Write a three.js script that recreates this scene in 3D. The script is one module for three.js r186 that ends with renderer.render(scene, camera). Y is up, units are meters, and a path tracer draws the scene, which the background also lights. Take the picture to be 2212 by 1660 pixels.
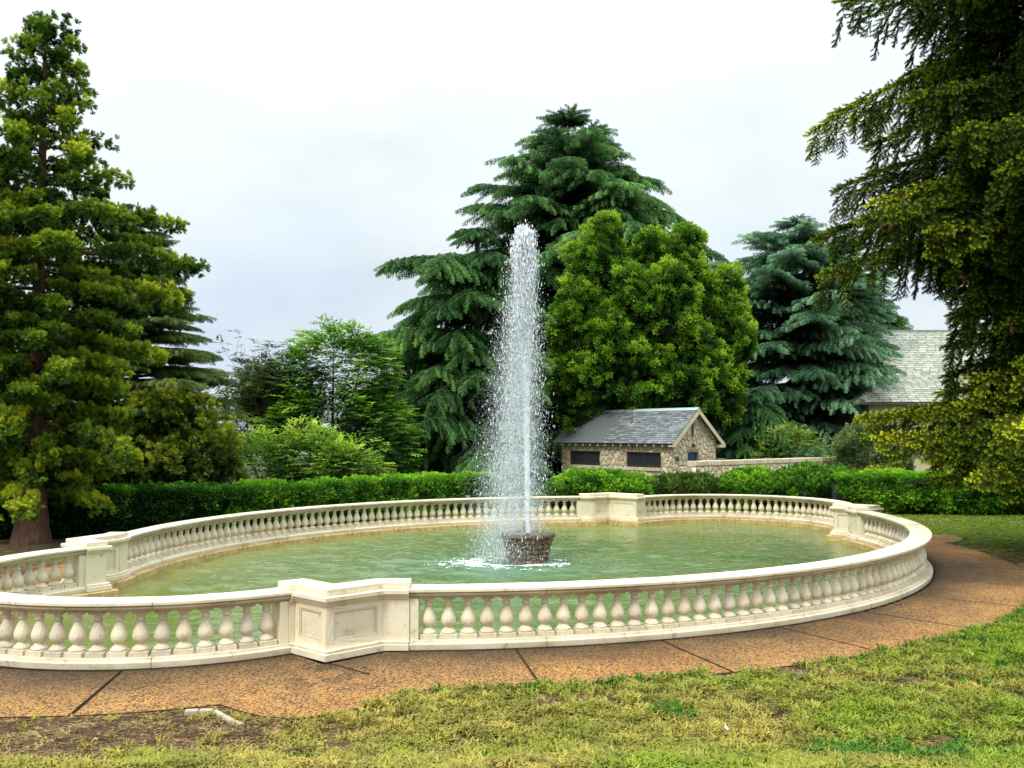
import * as THREE from 'three';
import { ImprovedNoise } from 'three/addons/math/ImprovedNoise.js';
import { mergeGeometries, toCreasedNormals } from 'three/addons/utils/BufferGeometryUtils.js';
import { RoundedBoxGeometry } from 'three/addons/geometries/RoundedBoxGeometry.js';

// ---------------------------------------------------------------- camera, sky, sun, exposure
const scene = new THREE.Scene();
const EYE = 2.577, PITCH = 0.0553;
const camera = new THREE.PerspectiveCamera(45.83, 1024 / 768, 0.1, 4000);
camera.position.set(0, EYE, 0);
camera.lookAt(0, EYE + Math.sin(PITCH) * 100, -Math.cos(PITCH) * 100);
const renderer = new THREE.WebGLRenderer({ antialias: true });
renderer.setSize(1024, 768);
renderer.toneMapping = THREE.LinearToneMapping;
renderer.toneMappingExposure = 1.7;
renderer.shadowMap.enabled = true;

const { clamp, lerp, smoothstep } = THREE.MathUtils;
const noiseField = new ImprovedNoise();
const n3 = (x, y, z) => noiseField.noise(x, y, z);
function fbm(x, y, z, o = 4) { let s = 0, a = 0.5, f = 1; for (let i = 0; i < o; i++) { s += a * n3(x * f, y * f, z * f); a *= 0.5; f *= 2.03; } return s; }
function rngOf(seed) { let s = seed >>> 0; return () => { s = (s + 0x6d2b79f5) >>> 0; let t = Math.imul(s ^ (s >>> 15), 1 | s); t = (t + Math.imul(t ^ (t >>> 7), 61 | t)) ^ t; return ((t ^ (t >>> 14)) >>> 0) / 4294967296; }; }

{ // an overcast sky: brighter towards the zenith, soft blue-grey cloud bands low down
  const W = 1024, H = 512, data = new Float32Array(W * H * 4);
  for (let j = 0; j < H; j++) {
    const el = ((j + 0.5) / H - 0.5) * Math.PI, y = Math.sin(el), c = Math.cos(el);
    for (let i = 0; i < W; i++) {
      const az = ((i + 0.5) / W - 0.5) * 2 * Math.PI, x = c * Math.cos(az), z = c * Math.sin(az), o = (j * W + i) * 4;
      const yy = Math.max(y, 0), k = 1 / (yy + 0.22);
      const base = lerp(0.565, 2.7, Math.pow(yy, 3));
      const band = fbm(x * k * 1.15 + 3.1, y * 5.2, z * k * 1.15 + 7.7, 5), wisp = fbm(x * k * 3.1 + 11, y * 9, z * k * 3.1 - 5, 4);
      const low = 1 - smoothstep(y, 0.02, 0.62);
      const grey = clamp((band * 1.7 + wisp * 0.5 + 0.34), 0, 1) * (0.15 + 0.85 * low);
      const b = base * (1 - 0.2 * grey) * (1 + 0.2 * (wisp + band * 0.8));
      const down = y < 0 ? clamp(1 + y * 4, 0.25, 1) : 1;
      data[o] = b * down * lerp(0.925, 0.82, grey); data[o + 1] = b * down * lerp(1.005, 0.95, grey); data[o + 2] = b * down * lerp(1.035, 1.11, grey); data[o + 3] = 1;
    }
  }
  const t = new THREE.DataTexture(data, W, H, THREE.RGBAFormat, THREE.FloatType);
  t.mapping = THREE.EquirectangularReflectionMapping; t.magFilter = t.minFilter = THREE.LinearFilter; t.wrapS = THREE.RepeatWrapping; t.needsUpdate = true;
  scene.background = t; scene.environment = t;
}
const sun = new THREE.DirectionalLight(new THREE.Color(1.0, 0.945, 0.85), 1.5);
sun.position.set(-30, 62, 22); sun.target.position.set(0, 0, -20);
sun.castShadow = true; sun.shadow.radius = 26; sun.shadow.mapSize.set(2048, 2048);
Object.assign(sun.shadow.camera, { left: -45, right: 45, top: 45, bottom: -45, near: 1, far: 200 });
scene.add(sun, sun.target);

// ---------------------------------------------------------------- helpers
const used = new Map();
function numbered(name) { const n = used.get(name) ?? 0; used.set(name, n + 1); return n ? name + '_' + String(n).padStart(3, '0') : name; }
function tag(o, label, category, group) { o.userData.label = label; o.userData.category = category; if (group) o.userData.group = group; return o; }
function thing(name, label, category, pos = [0, 0, 0], turn = 0, group) {
  const o = new THREE.Group(); o.name = numbered(name); o.position.set(...pos); o.rotation.y = turn; scene.add(o); return tag(o, label, category, group);
}
function part(name, geo, mat, parent) {
  const m = new THREE.Mesh(geo, mat); m.name = name; m.castShadow = m.receiveShadow = true;
  if (parent === scene) m.name = numbered(name);
  parent.add(m); return m;
}
function stuff(m) { m.userData.kind = 'stuff'; return m; }
function structure(name, geo, mat) { const m = part(name, geo, mat, scene); m.userData.kind = 'structure'; return m; }
function instanced(name, geo, mat, list, parent) { // list of [Matrix4, Color]
  const m = new THREE.InstancedMesh(geo, mat, list.length);
  list.forEach(([mx, c], i) => { m.setMatrixAt(i, mx); m.setColorAt(i, c); });
  m.name = parent === scene ? numbered(name) : name; m.castShadow = m.receiveShadow = true; parent.add(m); return m;
}
const rgb = (r, g, b) => new THREE.Color().setRGB(r, g, b);
const V = (x, y, z) => new THREE.Vector3(x, y, z);
// seen at a place of a 2212 x 1660 drawing of the view, at a depth: the point of the world there
function at(px, py, d) {
  const f = 1963.4, X = (px - 1106) / f, Y = -(py - 830) / f, c = Math.cos(PITCH), s = Math.sin(PITCH), dy = Y * c + s, dz = c - s * Y, t = d / dz;
  return V(X * t, EYE + dy * t, -d);
}
class Soup { // loose triangles with normals, uvs and colours
  constructor() { this.p = []; this.u = []; this.c = []; this.hasColor = false; }
  tri(a, b, c, ua = [0, 0], ub = [1, 0], uc = [0, 1], col) {
    this.p.push(a.x, a.y, a.z, b.x, b.y, b.z, c.x, c.y, c.z); this.u.push(...ua, ...ub, ...uc);
    const k = col ?? [[1, 1, 1], [1, 1, 1], [1, 1, 1]]; if (col) this.hasColor = true; this.c.push(...k[0], ...k[1], ...k[2]);
  }
  quad(a, b, c, d, ua = [0, 0], ub = [1, 0], uc = [1, 1], ud = [0, 1], col) {
    this.tri(a, b, c, ua, ub, uc, col && [col[0], col[1], col[2]]); this.tri(a, c, d, ua, uc, ud, col && [col[0], col[2], col[3]]);
  }
  geo(crease) {
    let g = new THREE.BufferGeometry();
    g.setAttribute('position', new THREE.BufferAttribute(new Float32Array(this.p), 3)); g.setAttribute('uv', new THREE.BufferAttribute(new Float32Array(this.u), 2));
    if (this.hasColor) g.setAttribute('color', new THREE.BufferAttribute(new Float32Array(this.c), 3));
    g.computeVertexNormals(); if (crease) g = toCreasedNormals(g, crease); return g;
  }
}
// wrapping value noise, 0..1, for tiling textures
const H256 = (() => { const r = rngOf(99), a = new Float32Array(65536); for (let i = 0; i < 65536; i++) a[i] = r(); return a; })();
function tileNoise(x, y, per, seed = 0) {
  const xi = Math.floor(x), yi = Math.floor(y), fx = x - xi, fy = y - yi, sx = fx * fx * (3 - 2 * fx), sy = fy * fy * (3 - 2 * fy);
  const h = (a, b) => H256[(((((a % per) + per) % per) * 1619 + (((b % per) + per) % per) * 31337 + seed * 6971) & 65535)];
  return lerp(lerp(h(xi, yi), h(xi + 1, yi), sx), lerp(h(xi, yi + 1), h(xi + 1, yi + 1), sx), sy);
}
function tileFbm(u, v, base, o, seed = 0) { let s = 0, a = 0.5, n = 0, f = base; for (let i = 0; i < o; i++) { s += a * tileNoise(u * f, v * f, f, seed + i); n += a; a *= 0.55; f *= 2; } return s / n; }
function texture(size, fn, srgb = true) { // fn(u, v) -> [r, g, b] in 0..1, linear for colour
  const d = new Uint8Array(size * size * 4), enc = (x) => 255 * (srgb ? (x <= 0.0031308 ? 12.92 * x : 1.055 * Math.pow(x, 1 / 2.4) - 0.055) : x);
  for (let j = 0; j < size; j++) for (let i = 0; i < size; i++) { const c = fn((i + 0.5) / size, (j + 0.5) / size), o = (j * size + i) * 4; for (let k = 0; k < 3; k++) d[o + k] = clamp(enc(clamp(c[k], 0, 1)), 0, 255); d[o + 3] = 255; }
  const t = new THREE.DataTexture(d, size, size); t.wrapS = t.wrapT = THREE.RepeatWrapping; t.magFilter = THREE.LinearFilter; t.minFilter = THREE.LinearMipmapLinearFilter; t.generateMipmaps = true;
  if (srgb) t.colorSpace = THREE.SRGBColorSpace; t.needsUpdate = true; return t;
}
function scaled(t, rx, ry = rx) { const c = t.clone(); c.repeat.set(rx, ry); c.needsUpdate = true; return c; }
const mix3 = (a, b, t) => [lerp(a[0], b[0], t), lerp(a[1], b[1], t), lerp(a[2], b[2], t)];
const std = (o) => new THREE.MeshStandardMaterial(o);

// ---------------------------------------------------------------- plan of the pool
// u runs along the long axis (towards far right), v across it; the outer edge of the balustrade is two wide arcs, two round ends and four square corners
const PX = 0.68, PZ = 19.25, CA = 0.666, SA = 0.7459, RM = 10.28, CM = 3.0, RL = 3.19, CL = 8.02;
const world = (u, v, y = 0) => V(PX + u * CA - v * SA, y, -(PZ + u * SA + v * CA));
function plan(x, z) { const a = x - PX, b = -z - PZ; return [a * CA + b * SA, -a * SA + b * CA]; }
const CORNERS = [{ su: -1, sv: -1, u: 8.43, v: 3.79 }, { su: -1, sv: 1, u: 8.28, v: 3.74 }, { su: 1, sv: 1, u: 8.03, v: 4.12 }, { su: 1, sv: -1, u: 8.45, v: 3.98 }];
function sd(u, v) { // distance outside the outer edge
  const a = Math.abs(u), b = Math.abs(v), d1 = Math.hypot(a, b + CM) - RM, d2 = Math.hypot(a - CL, b) - RL;
  const c = CORNERS.find((k) => k.su * u >= 0 && k.sv * v >= 0) ?? CORNERS[0], bx = a - c.u, by = b - c.v;
  const d3 = a > 6 && b > 1 ? Math.max(bx, by) > 0 ? Math.pow(Math.pow(Math.max(bx, 0), 5) + Math.pow(Math.max(by, 0), 5), 0.2) : Math.max(bx, by) : 9;
  return Math.min(d1, d2, d3);
}
const sdAt = (x, z) => sd(...plan(x, z));
// ---------------------------------------------------------------- ground
const bareSoil = (x, z) => { // where the lawn is worn to red-brown soil
  const s = sdAt(x, z), n = fbm(x * 0.55, 3.3, z * 0.55, 4);
  const left = smoothstep(-x, 0.5, 2.6) * (1 - smoothstep(z, -7.6, -6.2)) + 0.5 * smoothstep(-x, 2.2, 4) * (1 - smoothstep(z, -6.4, -5));
  const spots = smoothstep(fbm(x * 0.9 + 20, 8.1, z * 1.5, 3) + 0.25 * n3(x * 3.1, 4, z * 4.4), 0.06, 0.26) * smoothstep(z, -13, -9) * 0.95;
  const edge = (1 - smoothstep(s, 1.6, 2.0)) * 0.6, tree = 1 - smoothstep(Math.hypot(x + 11.5, z + 22), 1.5, 4), spruce = 0.75 * (1 - smoothstep(Math.hypot(x - 11.5, z + 19), 1.0, 4.2));
  return clamp(left * (0.78 + n * 1.2) + spots + edge * (0.5 + n) + Math.max(tree, spruce), 0, 1);
};
const groundY = (x, z) => {
  const d = -z; let y = -0.02;
  if (d < 8) y += 0.15 * Math.min(8 - d, 7) * smoothstep(8 - d, 0, 1.5);
  y -= 0.085 * Math.max(0, Math.hypot(x * 0.8, d) - 60) * (1 - smoothstep(d, 150, 420)) + 12 * smoothstep(d, 150, 420) * (d > 150 ? 1 : 0);
  return Math.max(y, -12);
};
{
  const line = (lo, a, b, step, hi) => { const o = [...lo]; for (let i = 0; i <= Math.round((b - a) / step); i++) o.push(a + i * step); return [...o, ...hi]; };
  const xs = line([-1500, -700, -350, -180, -110, -70, -50, -38, -30, -25, -22], -19, 21, 0.2, [23, 26, 30, 36, 44, 55, 75, 110, 180, 350, 700, 1500]);
  const zs = line([60, 25, 10, 4, 0, -2, -3.5], -4.6, -37, -0.2, [-38.5, -41, -45, -50, -57, -66, -80, -100, -130, -170, -230, -320, -420, -700, -1100, -1800]);
  const nx = xs.length, nz = zs.length, p = [], uv = [], col = [], idx = [];
  for (let j = 0; j < nz; j++) for (let i = 0; i < nx; i++) {
    const x = xs[i], z = zs[j], s = sdAt(x, z);
    p.push(x, s < -0.2 ? -0.75 : groundY(x, z), z); uv.push(x / 9, z / 9);
    const bare = bareSoil(x, z), big = fbm(x * 0.12, 1.7, z * 0.12, 3), right = smoothstep(x, -2, 6);
    let c = mix3([0.84, 0.93, 0.5], [0.62, 1.0, 0.28], clamp(right * 0.8 + big * 1.3, 0, 1));
    c = mix3(c, [0.6, 0.33, 0.18], bare * 0.9); if (s < 1.7) c = mix3(c, [0.5, 0.24, 0.11], 1 - smoothstep(s, 1.4, 1.7));
    if (z < -32) c = mix3(c, [0.3, 0.55, 0.14], 0.85);
    col.push(...c);
  }
  for (let j = 0; j < nz - 1; j++) for (let i = 0; i < nx - 1; i++) { const a = j * nx + i; idx.push(a, a + 1, a + nx, a + 1, a + nx + 1, a + nx); }
  const g = new THREE.BufferGeometry(); g.setIndex(idx);
  for (const [k, arr, n] of [['position', p, 3], ['uv', uv, 2], ['color', col, 3]]) g.setAttribute(k, new THREE.BufferAttribute(new Float32Array(arr), n));
  g.computeVertexNormals();
  const map = texture(1024, (u, v) => {
    const a = tileFbm(u, v, 5, 4, 1), b = tileFbm(u, v, 40, 4, 7), c = tileFbm(u, v, 160, 2, 12);
    let k = mix3([0.085, 0.075, 0.032], [0.26, 0.21, 0.085], smoothstep(b * 0.6 + c * 0.6, 0.45, 0.85)); k = mix3(k, [0.07, 0.105, 0.022], smoothstep(a, 0.48, 0.62) * 0.75);
    return mix3(k, [0.055, 0.03, 0.018], smoothstep(1 - c, 0.5, 0.75) * 0.8);
  });
  const bump = texture(1024, (u, v) => { const h = tileFbm(u, v, 90, 3, 30); return [h, h, h]; }, false);
  structure('ground', g, std({ map, bumpMap: bump, bumpScale: 0.09, vertexColors: true, roughness: 1 }));
}

// ---------------------------------------------------------------- materials of the pool
const paint = (() => {
  const map = texture(1024, (u, v) => {
    const a = tileFbm(u, v, 4, 5, 2), b = tileFbm(u, v, 24, 4, 9), c = tileFbm(u, v, 110, 2, 17), s = tileFbm(u * 1, v * 0.25, 32, 3, 21);
    let k = mix3([0.74, 0.675, 0.515], [0.65, 0.575, 0.42], smoothstep(a, 0.38, 0.68));
    k = mix3(k, [0.37, 0.305, 0.21], smoothstep(b * 0.62 + a * 0.38, 0.58, 0.74) * 0.45);
    k = mix3(k, [0.24, 0.20, 0.14], smoothstep(c * 0.55 + b * 0.45, 0.68, 0.78) * 0.6);
    return mix3(k, [0.5, 0.43, 0.31], smoothstep(s, 0.62, 0.8) * 0.35);
  });
  const bump = texture(512, (u, v) => { const h = tileFbm(u, v, 10, 5, 40); return [h, h, h]; }, false);
  return { map, bump };
})();
const paintMat = (tint, r = 1) => std({ color: tint, map: scaled(paint.map, r), bumpMap: scaled(paint.bump, r * 2), bumpScale: 0.006, roughness: 0.62 });
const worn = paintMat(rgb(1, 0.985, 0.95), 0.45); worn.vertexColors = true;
const cream = paintMat(rgb(1, 0.985, 0.95), 0.45);
const balusterMats = [rgb(1, 0.985, 0.95), rgb(0.95, 0.925, 0.88), rgb(0.9, 0.86, 0.8)].map((c) => paintMat(c, 1.6));
const grimeMap = texture(512, (u, v) => { const a = tileFbm(u, v, 6, 4, 51), b = tileFbm(u, v, 26, 3, 55), k = smoothstep(a * 0.45 + b * 0.55, 0.55, 0.68); return mix3([0.60, 0.525, 0.405], [0.22, 0.19, 0.125], k * 0.7); });
const mossy = std({ map: scaled(grimeMap, 1.4), bumpMap: scaled(paint.bump, 3), bumpScale: 0.006, roughness: 0.8 });
const ochre = std({ map: scaled(texture(512, (u, v) => { const a = tileFbm(u, v, 5, 4, 61), b = tileFbm(u, v * 0.5, 40, 3, 66); return mix3(mix3([0.52, 0.39, 0.16], [0.36, 0.225, 0.065], smoothstep(a, 0.4, 0.65)), [0.72, 0.62, 0.36], smoothstep(b, 0.6, 0.75) * 0.7); }), 0.7), bumpMap: paint.bump, bumpScale: 0.01, roughness: 0.7 });
const caulk = std({ color: rgb(0.09, 0.075, 0.055), roughness: 1 });

// sweep a closed profile [[offset outwards, height], ...] along points of the plan [{u, v, nu, nv}]
function sweep(profile, pts, dirtOrShade) {
  const caps = true;
  const s = new Soup(), ring = pts.map((q) => profile.map(([o, y]) => world(q.u + q.nu * o, q.v + q.nv * o, y)));
  let len = 0; const per = [0]; for (let k = 0; k < profile.length; k++) { const b = profile[(k + 1) % profile.length]; per.push(per[k] + Math.hypot(b[0] - profile[k][0], b[1] - profile[k][1])); }
  const off = pts[0].u * 3.7 + pts[0].v;
  for (let i = 0; i < ring.length - 1; i++) {
    const l2 = len + ring[i][0].distanceTo(ring[i + 1][0]);
    for (let k = 0; k < profile.length; k++) { const m = (k + 1) % profile.length; s.quad(ring[i][k], ring[i][m], ring[i + 1][m], ring[i + 1][k], [off + len, per[k]], [off + len, per[k + 1]], [off + l2, per[k + 1]], [off + l2, per[k]], dirtOrShade && [dirtOrShade(ring[i][k], i / (ring.length - 1)), dirtOrShade(ring[i][m], i / (ring.length - 1)), dirtOrShade(ring[i + 1][m], (i + 1) / (ring.length - 1)), dirtOrShade(ring[i + 1][k], (i + 1) / (ring.length - 1))]); }
    len = l2;
  }
  if (caps) for (const [r, flip] of [[ring[0], false], [ring.at(-1), true]]) {
    const tris = THREE.ShapeUtils.triangulateShape(profile.map(([a, b]) => new THREE.Vector2(a, b)), []);
    for (const [a, b, c] of tris) flip ? s.tri(r[a], r[c], r[b]) : s.tri(r[a], r[b], r[c]);
  }
  return s.geo(0.5);
}
// points along one of the four arcs: 'main' with side -1 or 1 in v, 'lobe' with side -1 or 1 in u; w is metres along from the middle of the arc
function arcPoint(kind, side, w) {
  if (kind === 'main') { const a = w / RM; return { u: RM * Math.sin(a), v: side * (RM * Math.cos(a) - CM), nu: Math.sin(a), nv: side * Math.cos(a) }; }
  const a = w / RL; return { u: side * (CL + RL * Math.cos(a)), v: RL * Math.sin(a), nu: side * Math.cos(a), nv: Math.sin(a) };
}
const arcRun = (kind, side, a, b, n) => Array.from({ length: n + 1 }, (_, i) => arcPoint(kind, side, lerp(a, b, i / n)));
// weathering carried by the stones: grime in the grooves of the coping, splashed soil at the foot, a stain at each joint
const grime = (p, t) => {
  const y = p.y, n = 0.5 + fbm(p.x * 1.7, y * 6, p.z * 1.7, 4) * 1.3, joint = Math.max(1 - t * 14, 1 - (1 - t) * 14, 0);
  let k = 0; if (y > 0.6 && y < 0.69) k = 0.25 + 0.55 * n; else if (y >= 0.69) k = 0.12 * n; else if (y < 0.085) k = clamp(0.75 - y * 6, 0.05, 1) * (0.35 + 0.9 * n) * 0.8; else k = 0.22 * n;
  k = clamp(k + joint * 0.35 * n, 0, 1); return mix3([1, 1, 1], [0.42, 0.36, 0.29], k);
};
const COPING = [[-0.004, 0.724], [0, 0.719], [0, 0.690], [-0.008, 0.684], [-0.034, 0.683], [-0.036, 0.676], [-0.024, 0.672], [-0.024, 0.652], [-0.034, 0.643], [-0.058, 0.640], [-0.062, 0.622], [-0.082, 0.618], [-0.084, 0.608]];
const copingProfile = [...COPING, ...COPING.map(([o, y]) => [-0.38 - o, y]).reverse()];
const PLINTH = [[-0.004, 0.008], [0, 0.072], [-0.012, 0.082], [-0.028, 0.090], [-0.032, 0.112]];
const plinthProfile = [...PLINTH, ...PLINTH.map(([o, y]) => [-0.38 - o, y]).reverse()];
const kerbProfile = [[-0.05, 0.0045], [-0.455, 0.0045], [-0.47, -0.015], [-0.475, -0.6], [-0.05, -0.6]];

const balustrade = thing('stone_balustrade', 'cream painted stone balustrade ringing the oval pool of green water', 'balustrade');
const balusterGeo = (() => {
  const prof = [[0.0, 0.05], [0.083, 0.055], [0.092, 0.068], [0.092, 0.08], [0.083, 0.092], [0.072, 0.098], [0.066, 0.108], [0.05, 0.122], [0.043, 0.136], [0.05, 0.148], [0.071, 0.162], [0.086, 0.186], [0.092, 0.213], [0.088, 0.244], [0.076, 0.28], [0.06, 0.32], [0.045, 0.355], [0.0365, 0.383], [0.038, 0.388], [0.051, 0.393], [0.0525, 0.402], [0.05, 0.41], [0.041, 0.414], [0.04, 0.43], [0.045, 0.447], [0.058, 0.462], [0.071, 0.47], [0.0, 0.472]].map(([r, y]) => new THREE.Vector2(r, y));
  const l = new THREE.LatheGeometry(prof, 20); const b1 = new RoundedBoxGeometry(0.205, 0.06, 0.205, 1, 0.008).translate(0, 0.028, 0), b2 = new THREE.BoxGeometry(0.158, 0.032, 0.158).translate(0, 0.485, 0);
  return mergeGeometries([l.toNonIndexed(), b1.index ? b1.toNonIndexed() : b1, b2.toNonIndexed()]);
})();
{
  const rng = rngOf(5);
  for (const [kind, side] of [['main', -1], ['lobe', 1], ['main', 1], ['lobe', -1]]) {
    // ends of the arc: where the corner piers stand
    const pick = kind === 'main' ? CORNERS.filter((c) => c.sv === side) : CORNERS.filter((c) => c.su === side), ends = [];
    for (const c of pick) {
      const w = kind === 'main' ? RM * Math.asin((c.u - 0.78) / RM) : RL * Math.acos(clamp((c.u - CL) / RL, -1, 1));
      const sg = kind === 'main' ? c.su : c.sv; c[kind] = w; ends.push([sg * w, sg]);
    }
    ends.sort((a, b) => a[0] - b[0]);
    const block = kind === 'main' ? 0.30 : 0.035, pil = 0.11, a = ends[0][0] + block, b = ends[1][0] - block;
    const n = Math.round((b - a) / (kind === 'main' ? 1.62 : 1.6));
    for (let i = 0; i < n; i++) {
      const g = 0.004, s0 = lerp(a, b, i / n) + g, s1 = lerp(a, b, (i + 1) / n) - g, seg = kind === 'main' ? 16 : 16;
      const lift = (rng() - 0.5) * 0.004, dx = (rng() - 0.5) * 0.004;
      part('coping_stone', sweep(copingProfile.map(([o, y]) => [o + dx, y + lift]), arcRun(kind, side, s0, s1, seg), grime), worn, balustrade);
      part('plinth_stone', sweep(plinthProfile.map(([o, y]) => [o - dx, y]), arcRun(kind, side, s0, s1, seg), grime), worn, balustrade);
      part('kerb_stone', sweep(kerbProfile.map(([o, y]) => [o, y]), arcRun(kind, side, s0, s1, seg)), ochre, balustrade);
    }
    for (const [e0, e1] of [[a + 0.004, a + pil], [b - pil, b - 0.004]]) part('end_pilaster', sweep([[-0.06, 0.1135], [-0.06, 0.606], [-0.32, 0.606], [-0.32, 0.1135]], arcRun(kind, side, e0, e1, 2)), cream, balustrade);
    const m = Math.round((b - a - 2 * pil) / 0.243), step = (b - a - 2 * pil) / m;
    for (let i = 0; i < m; i++) {
      const q = arcPoint(kind, side, a + pil + (i + 0.5) * step), o = part('baluster', balusterGeo, rng() < (q.v < 0 || q.u < -6 ? 0.2 : 0.03) ? mossy : balusterMats[Math.floor(rng() * 3)], balustrade);
      const p = world(q.u - q.nu * 0.19, q.v - q.nv * 0.19, 0.1105), nw = world(q.nu, q.nv).sub(world(0, 0));
      o.position.copy(p); o.rotation.y = Math.atan2(nw.x, nw.z) + Math.floor(rng() * 4) * Math.PI / 2 + (rng() - 0.5) * 0.03;
    }
  }
}
// the four chevron shaped corner piers
function offsetLine(pts, d) { // pts [[u, v]] in the plane, moved to their left by d
  const dirs = pts.slice(1).map((p, i) => { const a = p[0] - pts[i][0], b = p[1] - pts[i][1], l = Math.hypot(a, b); return [a / l, b / l]; });
  return pts.map((p, i) => {
    const e = dirs[Math.max(i - 1, 0)], f = dirs[Math.min(i, dirs.length - 1)], n1 = [-e[1], e[0]], n2 = [-f[1], f[0]], m = [n1[0] + n2[0], n1[1] + n2[1]], k = d / (1 + n1[0] * n2[0] + n1[1] * n2[1]);
    return [p[0] + m[0] * k, p[1] + m[1] * k];
  });
}
function slab(poly, y0, y1, bevel = 0) { // polygon of the plan, extruded upwards
  const sh = new THREE.Shape(poly.map(([u, v]) => { const w = world(u, v); return new THREE.Vector2(w.x, -w.z); }));
  const g = new THREE.ExtrudeGeometry(sh, { depth: y1 - y0 - 2 * bevel, bevelEnabled: bevel > 0, bevelThickness: bevel, bevelSize: bevel, bevelOffset: -bevel, bevelSegments: 1, steps: 1 });
  g.rotateX(-Math.PI / 2); g.translate(0, y0 + bevel, 0); return g;
}
for (const c of CORNERS) {
  const onMain = (w) => arcPoint('main', c.sv, c.su * w), onLobe = (w) => arcPoint('lobe', c.su, c.sv * w), uv = (q) => [q.u, q.v];
  let line = [uv(onMain(c.main - 0.30)), uv(onMain(c.main)), [c.su * c.u, c.sv * c.v], uv(onLobe(c.lobe)), uv(onLobe(c.lobe - 0.035))];
  const sgn = c.su * c.sv > 0 ? 1 : -1; // outwards is to the left or to the right of the walk
  const out = (() => { const t = offsetLine(line, 0.1); return Math.hypot(...t[2]) > Math.hypot(...line[2]) ? 1 : -1; })();
  const chev = (o1, o2) => [...offsetLine(line, out * o1), ...offsetLine(line, out * o2).reverse()];
  const pier = new THREE.Group(); pier.name = 'corner_pier'; balustrade.add(pier);
  part('pier_kerb', slab(chev(-0.04, -0.50), -0.6, 0.002, 0.008), ochre, pier);
  part('pier_base', slab(chev(0.035, -0.415), 0.006, 0.088, 0.008), cream, pier);
  part('pier_base', slab(chev(0.012, -0.392), 0.088, 0.125, 0.01), cream, pier);
  part('pier_shaft', slab(chev(-0.062, -0.322), 0.1255, 0.607), cream, pier);
  part('pier_coping', slab(chev(-0.018, -0.362), 0.6075, 0.635, 0.006), cream, pier);
  part('pier_coping', slab(chev(0.006, -0.386), 0.6352, 0.668, 0.009), cream, pier);
  part('pier_coping', slab(chev(0.034, -0.414), 0.6682, 0.726, 0.008), cream, pier);
  part('pier_cap', slab(chev(-0.03, -0.352), 0.7262, 0.805, 0.007), cream, pier);
  // plain facing on the two short end blocks, framed panels on the two arms, both faces
  for (const [o, dir] of [[-0.0615, 1], [-0.3225, -1]]) {
    const L = offsetLine(line, out * o), M = offsetLine(line, out * (o + dir * 0.022));
    for (const [i, j] of [[0, 1], [3, 4]]) part('facing', slab([L[i], L[j], M[j], M[i]], 0.126, 0.6065), cream, pier);
    for (const [i, j] of [[1, 2], [2, 3]]) {
      const a = world(...L[i]), b = world(...L[j]), a2 = world(...M[i]), b2 = world(...M[j]), along = b.clone().sub(a).normalize(), nrm = V(-along.z, 0, along.x); if (nrm.dot(a2.clone().sub(a)) < 0) nrm.negate();
      const t = (p) => p.clone().sub(a).dot(along), lo = Math.max(0, Math.min(t(a), t(a2))) + 0.002, hi = (j === 2 ? Math.max(t(b), t(b2)) : Math.min(t(b), t(b2))) - 0.002, H = 0.48, bw = 0.085;
      const lo2 = i === 2 ? Math.max(t(a), t(a2)) + 0.0 : lo, len = hi - lo2;
      const sh = new THREE.Shape([[0, 0], [len, 0], [len, H], [0, H]].map((p) => new THREE.Vector2(...p))), hole = new THREE.Path([[bw, bw], [bw, H - bw * 0.8], [len - bw, H - bw * 0.8], [len - bw, bw]].map((p) => new THREE.Vector2(...p)));
      sh.holes.push(hole);
      const inner = new THREE.Shape([[bw - 0.001, bw - 0.001], [len - bw + 0.001, bw - 0.001], [len - bw + 0.001, H - bw * 0.8 + 0.001], [bw - 0.001, H - bw * 0.8 + 0.001]].map((p) => new THREE.Vector2(...p)));
      inner.holes.push(new THREE.Path([[bw + 0.022, bw + 0.022], [bw + 0.022, H - bw * 0.8 - 0.022], [len - bw - 0.022, H - bw * 0.8 - 0.022], [len - bw - 0.022, bw + 0.022]].map((p) => new THREE.Vector2(...p))));
      const g = new THREE.ExtrudeGeometry(sh, { depth: 0.021, bevelEnabled: false }), g2 = new THREE.ExtrudeGeometry(inner, { depth: 0.010, bevelEnabled: true, bevelSize: 0.004, bevelThickness: 0.004, bevelOffset: -0.004, bevelSegments: 1 });
      const m = new THREE.Matrix4().makeBasis(along, V(0, 1, 0), along.clone().cross(V(0, 1, 0)));
      const facing = along.clone().cross(V(0, 1, 0)).dot(nrm) > 0;
      for (const gg of [g, g2]) {
        if (!facing) gg.scale(1, 1, -1);
        gg.applyMatrix4(m); gg.translate(a.x + along.x * lo2, 0.1262, a.z + along.z * lo2);
        if (!facing) { const ix = gg.index; if (!ix) { const p = gg.attributes.position.array, nn = gg.attributes.normal.array, uvA = gg.attributes.uv.array; for (let k = 0; k < p.length; k += 9) for (let q = 0; q < 3; q++) { let s = p[k + 3 + q]; p[k + 3 + q] = p[k + 6 + q]; p[k + 6 + q] = s; s = nn[k + 3 + q]; nn[k + 3 + q] = nn[k + 6 + q]; nn[k + 6 + q] = s; } } gg.computeVertexNormals(); }
      }
      part('panel_frame', g, cream, pier); part('panel_moulding', g2, cream, pier);
    }
  }
}

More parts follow.
